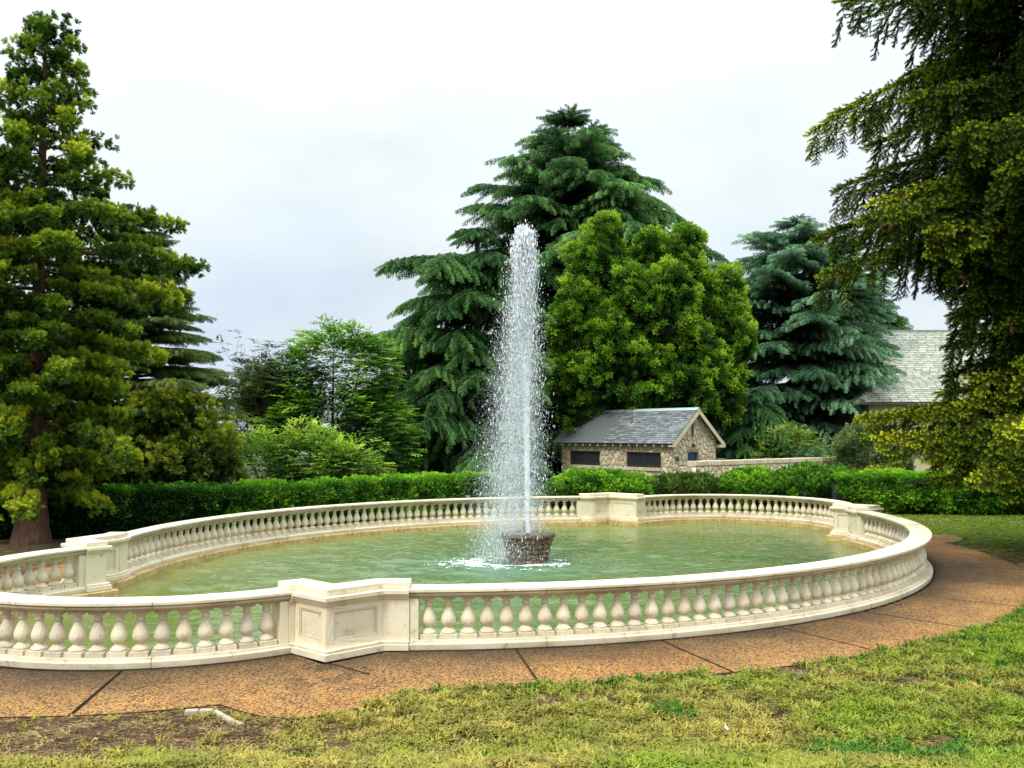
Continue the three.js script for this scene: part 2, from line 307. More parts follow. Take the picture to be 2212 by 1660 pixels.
// ---------------------------------------------------------------- water
{
  const step = 0.055, U = 11.3, Vv = 7.4, nu = Math.ceil(2 * U / step), nv = Math.ceil(2 * Vv / step), pos = [], col = [], uv = [], id = new Int32Array((nu + 1) * (nv + 1)).fill(-1), idx = [];
  for (let j = 0; j <= nv; j++) for (let i = 0; i <= nu; i++) {
    const u = -U + i * step, v = -Vv + j * step, s = sd(u, v); if (s > -0.15) continue;
    const w = world(u, v), r = Math.hypot(u, v), near = Math.exp(-r * 0.32);
    const warp = fbm(w.x * 0.7, 2, w.z * 0.7, 2) * 1.5;
    const h = (n3(w.x * 0.8 + warp, 0.5, w.z * 1.5 + warp * 0.6) * 0.55 + n3(w.x * 1.9 + 5, 1.5, w.z * 3.3 + warp) * 0.36 + n3(w.x * 4.4 + 5, 7.5, w.z * 7.5) * 0.15 + n3(w.x * 9 + 5, 3.5, w.z * 13) * 0.06) * (0.055 + 0.06 * near + 0.055 * smoothstep(-w.x, -2.5, 3)) + Math.sin(r * 9 - warp * 2) * 0.006 * near;
    id[j * (nu + 1) + i] = pos.length / 3; pos.push(w.x, -0.118 + h, w.z); uv.push(w.x, w.z);
    const edge = smoothstep(s, -1.9, -0.35), aer = clamp(Math.exp(-Math.hypot(w.x + 0.05, (w.z + PZ - 0.4) * 1.1) * 0.62) * 1.5, 0, 1), big = fbm(w.x * 0.3, 4.4, w.z * 0.3, 3), left = smoothstep(-w.x, 0, 6);
    let c = mix3([0.06, 0.108, 0.022], [0.105, 0.15, 0.034], clamp(0.5 + big * 1.6, 0, 1)); c = mix3(c, [0.115, 0.14, 0.034], left * 0.6); c = mix3(c, [0.21, 0.20, 0.055], edge * 0.6); c = mix3(c, [0.10, 0.21, 0.14], aer * 0.75); col.push(...c);
  }
  for (let j = 0; j < nv; j++) for (let i = 0; i < nu; i++) { const a = id[j * (nu + 1) + i], b = id[j * (nu + 1) + i + 1], c = id[(j + 1) * (nu + 1) + i], d = id[(j + 1) * (nu + 1) + i + 1]; if (a < 0 || b < 0 || c < 0 || d < 0) continue; idx.push(a, b, c, b, d, c); }
  const g = new THREE.BufferGeometry(); g.setIndex(idx);
  for (const [k, arr, n] of [['position', pos, 3], ['uv', uv, 2], ['color', col, 3]]) g.setAttribute(k, new THREE.BufferAttribute(new Float32Array(arr), n));
  g.computeVertexNormals();
  if (g.attributes.normal.getY(0) < 0) { for (let i = 0; i < idx.length; i += 3) [idx[i + 1], idx[i + 2]] = [idx[i + 2], idx[i + 1]]; g.setIndex(idx); g.computeVertexNormals(); }
  const ripple = texture(512, (u, v) => { const h = tileFbm(u, v * 2, 16, 4, 71) * 0.7 + tileFbm(u * 2, v * 3, 24, 3, 77) * 0.3; return [h, h, h]; }, false);
  structure('pool_water', g, new THREE.MeshPhysicalMaterial({ vertexColors: true, roughness: 0.05, ior: 1.33, bumpMap: scaled(ripple, 0.5), bumpScale: 0.02 }));
}

// ---------------------------------------------------------------- paved walk round the pool
const slabMap = texture(1024, (u, v) => {
  const a = tileFbm(u, v, 4, 4, 81), b = tileFbm(u, v, 128, 2, 85), c = tileFbm(u, v, 230, 1, 89), d = tileFbm(u, v, 14, 3, 92);
  let k = mix3([0.345, 0.188, 0.050], [0.25, 0.130, 0.034], smoothstep(a * 0.6 + d * 0.4, 0.36, 0.66)); k = mix3(k, [0.52, 0.31, 0.10], smoothstep(c, 0.62, 0.86) * 0.75);
  return mix3(k, [0.035, 0.02, 0.009], smoothstep(1 - b * 0.65 - c * 0.35, 0.47, 0.62) * 0.9);
});
const slabBump = texture(512, (u, v) => { const h = tileFbm(u, v, 110, 2, 95); return [h, h, h]; }, false);
const slabMats = [rgb(1, 1, 1), rgb(0.92, 0.92, 0.9), rgb(1, 0.95, 0.88), rgb(0.85, 0.83, 0.8)].map((color) => std({ color, map: scaled(slabMap, 0.42), bumpMap: scaled(slabBump, 0.9), bumpScale: 0.012, roughness: 0.95, vertexColors: true }));
{
  const walk = new THREE.Group(); walk.name = 'garden_path'; walk.userData.kind = 'structure'; scene.add(walk);
  const rng = rngOf(17), Wd = 1.62; let count = 0;
  // one slab: a strip between inner and outer points, cut into a grid so that dirt and the painted shade of the spruce can be carried by the corners
  function paver(inner, outer, which) {
    const s = new Soup(), n = inner.length, m = 6, edge = Array.from({ length: n }, (_, i) => 1 + 0.02 * (fbm(inner[i][0] * 2, 9, inner[i][1] * 2, 3)));
    const P = (i, j) => { const t = j / m, q = edge[i] * t, u = lerp(inner[i][0], outer[i][0], q), v = lerp(inner[i][1], outer[i][1], q), w = world(u, v), dip = 0.004 * fbm(w.x, 5, w.z, 2); w.y = dip; return w; };
    const C = (i, j) => { const w = P(i, j), t = j / m, dirtOrShade = clamp((1 - t * 1.3) * 1.05 + fbm(w.x * 0.9, 2.2, w.z * 0.9, 3) * 0.7 + 0.9 * (1 - smoothstep(Math.hypot(w.x - 10.3, w.z + 16.8), 0.8, 3.2)), 0, 1); return mix3([1.1, 1.0, 0.92], [0.25, 0.25, 0.29], dirtOrShade); };  // dirt near the balustrade, plus the shade under the spruce painted in
    for (let i = 0; i < n - 1; i++) {
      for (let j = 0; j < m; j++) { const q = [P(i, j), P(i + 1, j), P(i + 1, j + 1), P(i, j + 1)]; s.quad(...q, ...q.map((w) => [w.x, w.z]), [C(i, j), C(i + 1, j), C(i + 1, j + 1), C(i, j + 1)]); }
      for (const j of [0, m]) { const a = P(i, j), b = P(i + 1, j), q = [a, b, b.clone().setY(-0.06), a.clone().setY(-0.06)]; s.quad(...q, [0, 0], [1, 0], [1, 1], [0, 1], Array(4).fill([0.5, 0.45, 0.4])); }
    }
    for (const i of [0, n - 1]) for (let j = 0; j < m; j++) { const a = P(i, j), b = P(i, j + 1), q = [a, b, b.clone().setY(-0.06), a.clone().setY(-0.06)]; s.quad(...q, [0, 0], [1, 0], [1, 1], [0, 1], Array(4).fill([0.4, 0.35, 0.3])); }
    const g = s.geo(0.6); const nn = g.attributes.normal; if (nn.getY(0) < 0) g.scale(1, 1, 1);
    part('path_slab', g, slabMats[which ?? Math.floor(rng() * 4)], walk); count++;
  }
  const gap = 0.017;
  for (const [kind, side] of [['main', -1], ['lobe', 1], ['main', 1], ['lobe', -1]]) {
    const ends = (kind === 'main' ? CORNERS.filter((c) => c.sv === side) : CORNERS.filter((c) => c.su === side)).map((c) => (kind === 'main' ? c.su : c.sv) * c[kind]).sort((a, b) => a - b);
    const n = kind === 'main' ? 9 : 5, cutAt = (i) => (i === 0 ? ends[0] : i === n ? ends[1] : kind === 'main' ? lerp(-7.05, 8.0, (i - 1) / (n - 1)) : lerp(ends[0], ends[1], i / n));
    for (let i = 0; i < n; i++) {
      const pts = arcRun(kind, side, cutAt(i) + (i ? gap : 0.0004), cutAt(i + 1) - (i < n - 1 ? gap : 0.0004), 10), first = i === 0 || i === n - 1;
      const ok = (q) => [q.u + q.nu * 0.04, q.v + q.nv * 0.04];
      paver(pts.map(ok), pts.map((q) => [q.u + q.nu * Wd, q.v + q.nv * Wd]), first ? 0 : undefined);
    }
  }
  for (const c of CORNERS) { // arm slabs and the rounded corner slab
    const A = [c.su * c.u, c.sv * c.v], q1 = arcPoint('main', c.sv, c.su * (c.main + 0.001)), q2 = arcPoint('lobe', c.su, c.sv * (c.lobe + 0.001)), e = 0.075, g0 = 0.0004;
    const strip = (a, b, na, nb, n = 6) => { const I = [], O = []; for (let i = 0; i <= n; i++) { const t = i / n, p = [lerp(a[0], b[0], t), lerp(a[1], b[1], t)], nn = [lerp(na[0], nb[0], t), lerp(na[1], nb[1], t)], l = Math.hypot(...nn); I.push([p[0] + nn[0] / l * e, p[1] + nn[1] / l * e]); O.push([p[0] + nn[0] / l * Wd, p[1] + nn[1] / l * Wd]); } paver(I, O, 0); };
    strip([q1.u + c.su * g0, q1.v], [A[0] - c.su * gap, A[1]], [q1.nu, q1.nv], [0, c.sv]);
    strip([A[0], A[1] - c.sv * gap], [q2.u, q2.v + c.sv * g0], [c.su, 0], [q2.nu, q2.nv]);
    const I = [], O = []; for (let i = 0; i <= 10; i++) { const a = (i / 10) * Math.PI / 2, k = Math.pow(Math.pow(Math.cos(a), 5) + Math.pow(Math.sin(a), 5), -1 / 5), su = c.su * Math.cos(a), sv = c.sv * Math.sin(a); I.push([A[0] + su * 0.05 + c.su * gap, A[1] + sv * 0.05 + c.sv * gap]); O.push([A[0] + su * Wd * k + c.su * gap, A[1] + sv * Wd * k + c.sv * gap]); }
    paver(I, O);
  }
}
// ---------------------------------------------------------------- fountain
const FX = 0.335, FZ = 19.3;
const rockTex = texture(512, (u, v) => { const a = tileFbm(u, v, 6, 5, 101), b = tileFbm(u, v, 50, 3, 106); return mix3(mix3([0.5, 0.5, 0.5], [1, 1, 1], a), [0.25, 0.24, 0.22], smoothstep(b, 0.58, 0.75) * 0.7); });
const rockBump = texture(512, (u, v) => { const h = tileFbm(u, v, 9, 5, 111); return [h, h, h]; }, false);
const rockMat = (r, g, b, rough = 0.85) => std({ color: rgb(r, g, b), map: scaled(rockTex, 1.3), bumpMap: scaled(rockBump, 2), bumpScale: 0.012, roughness: rough });
{
  const basin = thing('fountain_basin', 'flared rubble stone basin standing in the water at the middle of the pool', 'fountain', [FX, -0.12, -FZ]);
  const rng = rngOf(31), rad = (t) => 0.415 + 0.03 * t + 0.135 * Math.pow(t, 2.2), Hh = 0.635;
  const pts = []; for (let i = 0; i <= 14; i++) pts.push(new THREE.Vector2(rad(i / 14) - 0.03, -0.3 * (i === 0) + Hh * (i / 14) * 0.97)); pts.push(new THREE.Vector2(0.47, 0.60), new THREE.Vector2(0.40, 0.565), new THREE.Vector2(0.02, 0.55));
  part('basin_core', new THREE.LatheGeometry(pts, 40), std({ color: rgb(0.10, 0.075, 0.045), roughness: 0.9, bumpMap: rockBump, bumpScale: 0.02 }), basin);
  const mats = [rockMat(0.20, 0.13, 0.065, 0.55), rockMat(0.26, 0.17, 0.09, 0.6), rockMat(0.15, 0.10, 0.055, 0.5), rockMat(0.24, 0.19, 0.13, 0.6)];
  const shapes = Array.from({ length: 6 }, (_, k) => {
    const g = new THREE.IcosahedronGeometry(1, 2), p = g.attributes.position, v = V(); for (let i = 0; i < p.count; i++) { v.fromBufferAttribute(p, i); const q = Math.pow(Math.pow(Math.abs(v.x), 4) + Math.pow(Math.abs(v.y), 4) + Math.pow(Math.abs(v.z), 4), -0.25), n = 1 + 0.22 * n3(v.x * 1.3 + k * 7, v.y * 1.3, v.z * 1.3) + 0.1 * n3(v.x * 4 + k * 3, v.y * 4, v.z * 4); v.multiplyScalar(q * n); p.setXYZ(i, v.x, v.y, v.z); }
    g.computeVertexNormals(); return toCreasedNormals(g, 0.7);
  });
  let y = -0.02;
  const heights = [0.125, 0.12, 0.105, 0.10, 0.105, 0.095];
  heights.forEach((h, row) => {
    const yc = y + h / 2, t = clamp(yc / Hh, 0, 1), r = rad(t); y += h; let a = rng() * 0.4; const end = a + Math.PI * 2;
    while (a < end - 0.05) {
      let w = (0.085 + rng() * 0.085) / r; if (a + w > end - 0.12) w = end - a; const am = a + w / 2;
      const o = part('stone', shapes[Math.floor(rng() * 6)], mats[Math.floor(rng() * 4)], basin);
      const hh = h * (0.9 + rng() * 0.18); o.scale.set(w * r * 0.475, hh * 0.475, 0.05 + rng() * 0.014); o.position.set(Math.sin(am) * (r - 0.03), yc + (rng() - 0.5) * 0.012, Math.cos(am) * (r - 0.03)); o.rotation.set(-0.2 * t * t, am, 0, 'YXZ'); a += w;
    }
  });
  const pipe = part('water_pipe', new THREE.CylinderGeometry(0.011, 0.013, 0.30, 8).translate(-0.085, 0.70, 0.03), std({ color: rgb(0.02, 0.02, 0.02), roughness: 0.5, metalness: 0.6 }), basin);
  part('nozzle', new THREE.CylinderGeometry(0.04, 0.055, 0.10, 16).translate(0, 0.59, 0), std({ color: rgb(0.07, 0.06, 0.04), roughness: 0.5, metalness: 0.7 }), basin);

  // the jet: a broken column of water, drops that fall back round it and fine spray drifting to the left
  const jet = thing('water_jet', 'tall white jet of water rising from the stone basin and falling as spray', 'water jet', [FX, 0.5, -FZ]);
  const wet = new THREE.MeshPhysicalMaterial({ color: rgb(0.97, 0.98, 0.99), roughness: 0.7, transmission: 0.25, thickness: 0, ior: 1.33, side: THREE.DoubleSide });
  const s = new Soup(), rings = 150, sides = 9, T = 5.2, P = (i, k) => { const t = i / rings, yy = T * t, th = (k / sides) * Math.PI * 2, thin = t > 0.75 ? 1 - (t - 0.75) / 0.25 * 0.8 : 1, r = (0.052 + 0.03 * t) * thin * (1 + 0.75 * t * fbm(Math.cos(th) * 2, yy * 3.2, Math.sin(th) * 2, 3) + 0.45 * n3(th, yy * 11, 4)); return V(Math.cos(th) * r + 0.02 * n3(1, yy * 1.1, 2) * t - 0.012 * yy, yy, Math.sin(th) * r); };
  for (let i = 0; i < rings; i++) for (let k = 0; k < sides; k++) s.quad(P(i, k), P(i, k + 1), P(i + 1, k + 1), P(i + 1, k));
  part('water_column', s.geo(1.2), new THREE.MeshPhysicalMaterial({ color: rgb(0.98, 0.985, 0.99), roughness: 0.5, side: THREE.DoubleSide }), jet);
  const drop = new THREE.IcosahedronGeometry(1, 1), big = [], fine = [], m4 = new THREE.Matrix4(), q4 = new THREE.Quaternion(), gauss = () => { let a = 0; for (let i = 0; i < 4; i++) a += rng(); return (a - 2) * 1.2; };
  const add = (list, x, yy, z, r, st) => { if (yy < -0.56) return; q4.setFromEuler(new THREE.Euler(gauss() * 0.25, rng() * 6, gauss() * 0.25)); list.push([m4.compose(V(x, yy, z), q4, V(r, r * st, r)).clone(), rgb(0.9, 0.94, 0.97).multiplyScalar(0.88 + rng() * 0.12)]); };
  for (let i = 0; i < 17000; i++) { // falling back: the higher a drop turns, the wider it has spread
    const apex = 6.5 * (1 - 0.45 * Math.pow(rng(), 2.2)), t = Math.pow(rng(), 0.75) * 1.32, vx = gauss() * 0.34, vz = gauss() * 0.34, wind = 0.16 + rng() * 0.42;
    const r = 0.003 + 0.0085 * Math.pow(rng(), 3.2); add(big, -0.06 + gauss() * 0.06 + vx * (t + 0.3) - wind * t * t * 0.55, apex - 4.4 * t * t + gauss() * 0.1, gauss() * 0.06 + vz * (t + 0.3), r, 1.5 + rng() * 2.8);
  }
  for (let i = 0; i < 14000; i++) { // the broken head and the ragged skin of the column
    const t = Math.pow(rng(), 0.36), yy = 0.6 + t * 5.85, sp = 0.028 + 0.17 * Math.pow(t, 2.4) * Math.sqrt(Math.max(0, 1 - Math.pow((yy - 0.2) / 6.35, 14))); add(big, -0.012 * yy + gauss() * sp, yy + gauss() * 0.06, gauss() * sp, 0.004 + 0.013 * Math.pow(rng(), 2.5) * (0.4 + t), 1.8 + rng() * 3.2);
  }
  for (let i = 0; i < 260000; i++) { // fine spray
    const t = Math.pow(rng(), 0.6) * 2.2, apex = 6.3 * (1 - 0.6 * Math.pow(rng(), 1.4)); add(fine, gauss() * (0.1 + 0.26 * t) - 0.4 * t * (0.2 + rng() * 1.0), apex - 4.4 * t * t / (1 + 0.55 * t) + gauss() * 0.2, gauss() * (0.12 + 0.28 * t), 0.0016 + 0.0024 * rng(), 1.5);
  }
  stuff(instanced('drops', drop, wet, big, jet)); stuff(instanced('fine_spray', new THREE.IcosahedronGeometry(1, 0), wet, fine, jet));

  // churned foam where the water falls back
  const foam = [];
  for (let i = 0; i < 20000; i++) {
    const a = rng() * Math.PI * 2, r = 0.42 + Math.abs(gauss()) * 0.75, x = Math.sin(a) * r * 1.3 - 0.34, z = Math.cos(a) * r * 0.75 + 0.2;
    if (Math.hypot(x, z) < 0.43) continue; const d = fbm(x * 3.2, 2, z * 6, 3) + 0.62 - 0.42 * r - 0.22 * Math.max(0, x - 0.2); if (d < 0.12 + rng() * 0.7) continue;
    const rr = 0.004 + 0.014 * Math.pow(rng(), 2.6); q4.setFromEuler(new THREE.Euler(gauss() * 0.2, rng() * 6, gauss() * 0.2)); foam.push([m4.compose(V(FX + x, -0.108 + rng() * 0.012, -FZ + z), q4, V(rr * (1.2 + rng()), rr * 0.5, rr)).clone(), rgb(0.9, 0.95, 0.95)]);
  }
  tag(stuff(instanced('foam', drop, new THREE.MeshPhysicalMaterial({ color: rgb(0.9, 0.94, 0.94), roughness: 0.5 }), foam, scene)), 'white foam churning on the green water round the fountain basin', 'foam');
}

// ---------------------------------------------------------------- stone shed
// polygons of a random rubble pattern in a w x h sheet: cells round jittered sites, shrunk to leave joints, kept clear of openings
function rubble(rng, w, h, size, joint, openings, outline, lengthen = 1.25) {
  const sites = [], sx = size * lengthen, sy = size / lengthen * 1.1;
  for (let j = -1; j * sy < h + sy; j++) for (let i = -1; i * sx < w + sx; i++) sites.push([(i + 0.5 + (rng() - 0.5) * 0.85 + (j % 2) * 0.5) * sx, (j + 0.5 + (rng() - 0.5) * 0.85) * sy]);
  const cut = (poly, nx, ny, c) => { const o = []; for (let i = 0; i < poly.length; i++) { const a = poly[i], b = poly[(i + 1) % poly.length], da = a[0] * nx + a[1] * ny - c, db = b[0] * nx + b[1] * ny - c; if (da <= 0) o.push(a); if (da * db < 0) { const t = da / (da - db); o.push([lerp(a[0], b[0], t), lerp(a[1], b[1], t)]); } } return o; };
  const out = [];
  for (const s of sites) {
    let poly = [[s[0] - 2 * sx, s[1] - 2 * sy], [s[0] + 2 * sx, s[1] - 2 * sy], [s[0] + 2 * sx, s[1] + 2 * sy], [s[0] - 2 * sx, s[1] + 2 * sy]];
    for (const q of sites) { const dx = q[0] - s[0], dy = q[1] - s[1], l = Math.hypot(dx, dy); if (l < 1e-6 || l > 3 * sx) continue; poly = cut(poly, dx / l, dy / l, (dx * (s[0] + q[0]) + dy * (s[1] + q[1])) / 2 / l - joint / 2); if (poly.length < 3) break; }
    for (const [nx, ny, c] of outline ?? [[-1, 0, 0], [1, 0, w], [0, -1, 0], [0, 1, h]]) if (poly.length >= 3) poly = cut(poly, nx, ny, c - joint / 3);
    for (const [x0, y0, x1, y1] of openings) {
      if (poly.length < 3 || !poly.some((p) => p[0] > x0 && p[0] < x1 && p[1] > y0 && p[1] < y1)) { if (!(s[0] > x0 && s[0] < x1 && s[1] > y0 && s[1] < y1)) continue; }
      const g = [[x0 - s[0], [1, 0, x0]], [s[0] - x1, [-1, 0, -x1]], [y0 - s[1], [0, 1, y0]], [s[1] - y1, [0, -1, -y1]]].sort((a, b) => b[0] - a[0])[0];
      if (g[0] < 0) { poly = []; break; } poly = cut(poly, ...g[1]);
    }
    if (poly.length < 3) continue;
    let area = 0; poly.forEach((p, i) => { const q = poly[(i + 1) % poly.length]; area += p[0] * q[1] - q[0] * p[1]; }); if (area / 2 < size * size * 0.06) continue;
    out.push(poly);
  }
  return out;
}
// a stone of that outline, standing proud of z = 0 with a softened, uneven face
function stoneGeo(rng, poly, depth) {
  const s = new Soup(), n = poly.length; let cx = 0, cy = 0; poly.forEach((p) => { cx += p[0] / n; cy += p[1] / n; });
  const pts = []; poly.forEach((p, i) => { const q = poly[(i + 1) % n], l = Math.hypot(q[0] - p[0], q[1] - p[1]), k = Math.min(0.28, 0.5); if (l > 0.02) pts.push([lerp(p[0], q[0], k), lerp(p[1], q[1], k)], [lerp(p[0], q[0], 1 - k), lerp(p[1], q[1], 1 - k)]); else pts.push([(p[0] + q[0]) / 2, (p[1] + q[1]) / 2]); });
  const m = pts.length, tx = (rng() - 0.5) * 0.06, ty = (rng() - 0.5) * 0.06, z = (x, y) => depth + (x - cx) * tx + (y - cy) * ty;
  const A = pts.map((p) => V(p[0], p[1], -0.01)), B = pts.map((p) => V(p[0], p[1], z(...p) * 0.6)), C = pts.map((p) => { const x = lerp(p[0], cx, 0.12), y = lerp(p[1], cy, 0.12); return V(x, y, z(x, y)); }), mid = V(cx, cy, z(cx, cy) + 0.006);
  const uv = (p) => [p.x * 1.7, p.y * 1.7 + p.z];
  for (let i = 0; i < m; i++) { const j = (i + 1) % m; s.quad(A[i], A[j], B[j], B[i], uv(A[i]), uv(A[j]), uv(B[j]), uv(B[i])); s.quad(B[i], B[j], C[j], C[i], uv(B[i]), uv(B[j]), uv(C[j]), uv(C[i])); s.tri(C[i], C[j], mid, uv(C[i]), uv(C[j]), uv(mid)); }
  return s.geo(0.6);
}
const sandstones = [[0.90, 0.77, 0.52], [0.82, 0.68, 0.44], [0.93, 0.84, 0.64], [0.74, 0.61, 0.40], [0.86, 0.76, 0.57], [0.62, 0.52, 0.36]].map((c) => rockMat(...c));
const mortar = std({ color: rgb(0.42, 0.34, 0.22), roughness: 1, bumpMap: scaled(rockBump, 3), bumpScale: 0.01 });
const slateMats = (list) => list.map((c) => std({ color: rgb(...c), map: scaled(rockTex, 1.2), bumpMap: scaled(rockBump, 1.5), bumpScale: 0.004, roughness: 0.55 }));
const white = std({ color: rgb(0.78, 0.76, 0.70), map: scaled(paint.map, 0.5), roughness: 0.6 }), dark = std({ color: rgb(0.02, 0.02, 0.022), roughness: 0.8 });
// rows of slates on a plane: at(x, y) gives the point x along the eaves and y up the slope
function slates(rng, parent, mats, o, along, up, nrm, x0, x1, len, wide, row, keepFirst, near, clip) {
  const pieces = [], n = Math.ceil(len / row), tmp = new THREE.Matrix4();
  const shapes = Array.from({ length: 5 }, () => { const g = new THREE.BoxGeometry(1, 1, 0.014, 1, 1, 1), p = g.attributes.position; for (let i = 0; i < p.count; i++) if (p.getY(i) < 0) p.setXYZ(i, p.getX(i) + (rng() - 0.5) * 0.04, p.getY(i) + (rng() - 0.5) * 0.05, p.getZ(i)); g.computeVertexNormals(); return g; });
  for (let j = 0; j < n; j++) { let x = x0 - (j % 2 ? wide * 0.5 : 0) - rng() * 0.05; while (x < x1) { let w = wide * (0.8 + rng() * 0.4); const a = Math.max(x, x0), b = Math.min(x + w, x1); x += w; if (b - a < 0.04) continue; const h = Math.min(row * 1.65, len - j * row), c = [(a + b) / 2, j * row + h / 2]; if (clip && !clip(c[0], j * row + row / 2)) continue; pieces.push({ x: c[0], y: c[1], w: b - a - (wide > 0.4 ? 0.035 : 0.012), h, d: near(c[0], c[1]) }); } }
  pieces.sort((p, q) => p.d - q.d); const rest = [];
  pieces.forEach((p, i) => {
    const tilt = 0.085 + rng() * 0.035, u2 = up.clone().multiplyScalar(Math.cos(tilt)).addScaledVector(nrm, -Math.sin(tilt)), n2 = along.clone().cross(u2);
    tmp.makeBasis(along.clone().multiplyScalar(p.w), u2.clone().multiplyScalar(p.h), n2); const pos = o.clone().addScaledVector(along, p.x).addScaledVector(up, p.y).addScaledVector(nrm, 0.016 + rng() * 0.004); tmp.setPosition(pos);
    const g = shapes[Math.floor(rng() * 5)];
    if (i < keepFirst) { const m = part('slate', g, mats[Math.floor(rng() * mats.length)], parent); m.applyMatrix4(tmp); }
    else rest.push(g.clone().applyMatrix4(tmp));
  });
  if (rest.length) stuff(part('slates', mergeGeometries(rest), mats[0], parent));
}
const boxAt = (x0, x1, y0, y1, z0, z1) => new THREE.BoxGeometry(x1 - x0, y1 - y0, z1 - z0).translate((x0 + x1) / 2, (y0 + y1) / 2, (z0 + z1) / 2);
{
  const rng = rngOf(41), L = 7.2, D = 2.84, shed = thing('stone_shed', 'small rubble stone shed with slate roof and two dark windows behind the boxwoods', 'shed', [6.87, 0, -39], -0.908);
  const base = -0.3, wallTop = 2.28, ridge = 3.7, half = D / 2, slope = (3.7 - 2.43) / half;
  const wins = [[-2.76, -0.66], [-6.6, -4.49]], wy0 = 1.12, wy1 = 1.78;
  // front wall with real openings, gable wall, back and far walls
  const front = new THREE.Shape([[-L, base], [0, base], [0, wallTop], [-L, wallTop]].map((p) => new THREE.Vector2(...p)));
  for (const [a, b] of wins) front.holes.push(new THREE.Path([[a, wy0], [a, wy1], [b, wy1], [b, wy0]].map((p) => new THREE.Vector2(...p))));
  const wall = part('wall', new THREE.ExtrudeGeometry(front, { depth: 0.28, bevelEnabled: false }).translate(0, 0, -0.28), mortar, shed);
  const gy = (w) => Math.min(2.43 + slope * Math.min(w, D - w), 9) - 0.07;
  const gab = new THREE.Shape([[0.0, base], [D, base], [D, gy(D)], [half, gy(half)], [0.0, gy(0)]].map((p) => new THREE.Vector2(...p)));
  const dw0 = 0.96, dw1 = 1.66, dy1 = 1.82, sw0 = 1.2, sw1 = 1.4, sy0 = 2.46, sy1 = 3.12;
  gab.holes.push(new THREE.Path([[dw0, base + 0.01], [dw0, dy1], [dw1, dy1], [dw1, base + 0.01]].map((p) => new THREE.Vector2(...p))), new THREE.Path([[sw0, sy0], [sw0, sy1], [sw1, sy1], [sw1, sy0]].map((p) => new THREE.Vector2(...p))));
  const turn = (g) => g.rotateY(Math.PI / 2); // gable sheet: w runs into -z
  const gable = part('gable_wall', turn(new THREE.ExtrudeGeometry(gab, { depth: 0.28, bevelEnabled: false }).translate(0, 0, -0.279)), mortar, shed);
  part('wall', boxAt(-L + 0.28, -0.281, base, 2.3, -D, -D + 0.28), mortar, shed);
  const far = new THREE.Shape([[0.29, base], [D, base], [D, gy(D)], [half, gy(half)], [0.29, gy(0.29)]].map((p) => new THREE.Vector2(...p)));
  part('wall', turn(new THREE.ExtrudeGeometry(far, { depth: 0.27, bevelEnabled: false }).translate(0, 0, -L)), mortar, shed);
  const vis = (wins.map(([a, b]) => [a + L - 0.0, wy0 - 0.16 - base, b + L, wy1 - base]));
  for (const poly of rubble(rng, L, wallTop - base, 0.27, 0.03, vis)) { if (Math.max(...poly.map((p) => p[1])) < 0.95) continue; part('stone', stoneGeo(rng, poly, 0.022 + rng() * 0.016).translate(-L, base, 0), sandstones[Math.floor(rng() * 5)], wall); }
  for (const [a, b] of wins) for (let i = 0; i < 8; i++) { const w = (b - a) / 8; part('sill_brick', new RoundedBoxGeometry(w - 0.015, 0.14, 0.09, 1, 0.012).translate(a + (i + 0.5) * w, wy0 - 0.08, 0.02), sandstones[Math.floor(rng() * 3)], wall); }
  const ny = 1 / Math.hypot(1, slope), outl = [[-1, 0, 0], [1, 0, D], [0, -1, 0], [-slope * ny, ny, (2.38 - base) * ny], [slope * ny, ny, (2.38 - base + slope * D) * ny]];
  for (const poly of rubble(rng, D, 4.1, 0.225, 0.035, [[dw0 - 0.03, 0, dw1 + 0.03, dy1 - base + 0.06], [sw0, sy0 - base, sw1, sy1 - base]], outl, 0.95)) { if (Math.max(...poly.map((p) => p[1])) < 0.75) continue; part('stone', turn(stoneGeo(rng, poly, 0.022 + rng() * 0.016).translate(0, base, 0)).translate(0.001, 0, 0), sandstones[Math.floor(rng() * 5)], gable); }
  // windows
  const frameM = std({ color: rgb(0.035, 0.025, 0.03), roughness: 0.5 }), glass = new THREE.MeshPhysicalMaterial({ color: rgb(0.03, 0.035, 0.04), roughness: 0.06 });
  for (const [a, b] of wins) {
    const wn = new THREE.Group(); wn.name = 'window'; shed.add(wn); const z0 = -0.12, z1 = -0.05, f = 0.07, m = (a + b) / 2, bars = [[a, b, wy0, wy0 + f], [a, b, wy1 - f, wy1], [a, a + f, wy0 + f, wy1 - f], [b - f, b, wy0 + f, wy1 - f], [m - 0.05, m + 0.05, wy0 + f, wy1 - f]];
    part('window_frame', mergeGeometries(bars.map(([x0, x1, y0, y1]) => boxAt(x0, x1, y0, y1, z0, z1))), frameM, wn);
    for (const [x0, x1] of [[a + f, m - 0.05], [m + 0.05, b - f]]) {
      part('sash', mergeGeometries([[x0, x1, wy0 + f, wy0 + f + 0.04], [x0, x1, wy1 - f - 0.04, wy1 - f], [x0, x0 + 0.04, wy0 + f + 0.04, wy1 - f - 0.04], [x1 - 0.04, x1, wy0 + f + 0.04, wy1 - f - 0.04]].map(([p, q, r, t]) => boxAt(p, q, r, t, -0.11, -0.07))), std({ color: rgb(0.05, 0.035, 0.04), roughness: 0.5 }), wn);
      part('pane', boxAt(x0 + 0.04, x1 - 0.04, wy0 + f + 0.04, wy1 - f - 0.04, -0.10, -0.09), glass, wn);
    }
  }
  const door = part('door', boxAt(-0.14, -0.09, base, dy1 - 0.02, -dw1 + 0.03, -dw0 - 0.03), std({ color: rgb(0.016, 0.045, 0.13), roughness: 0.45 }), shed);
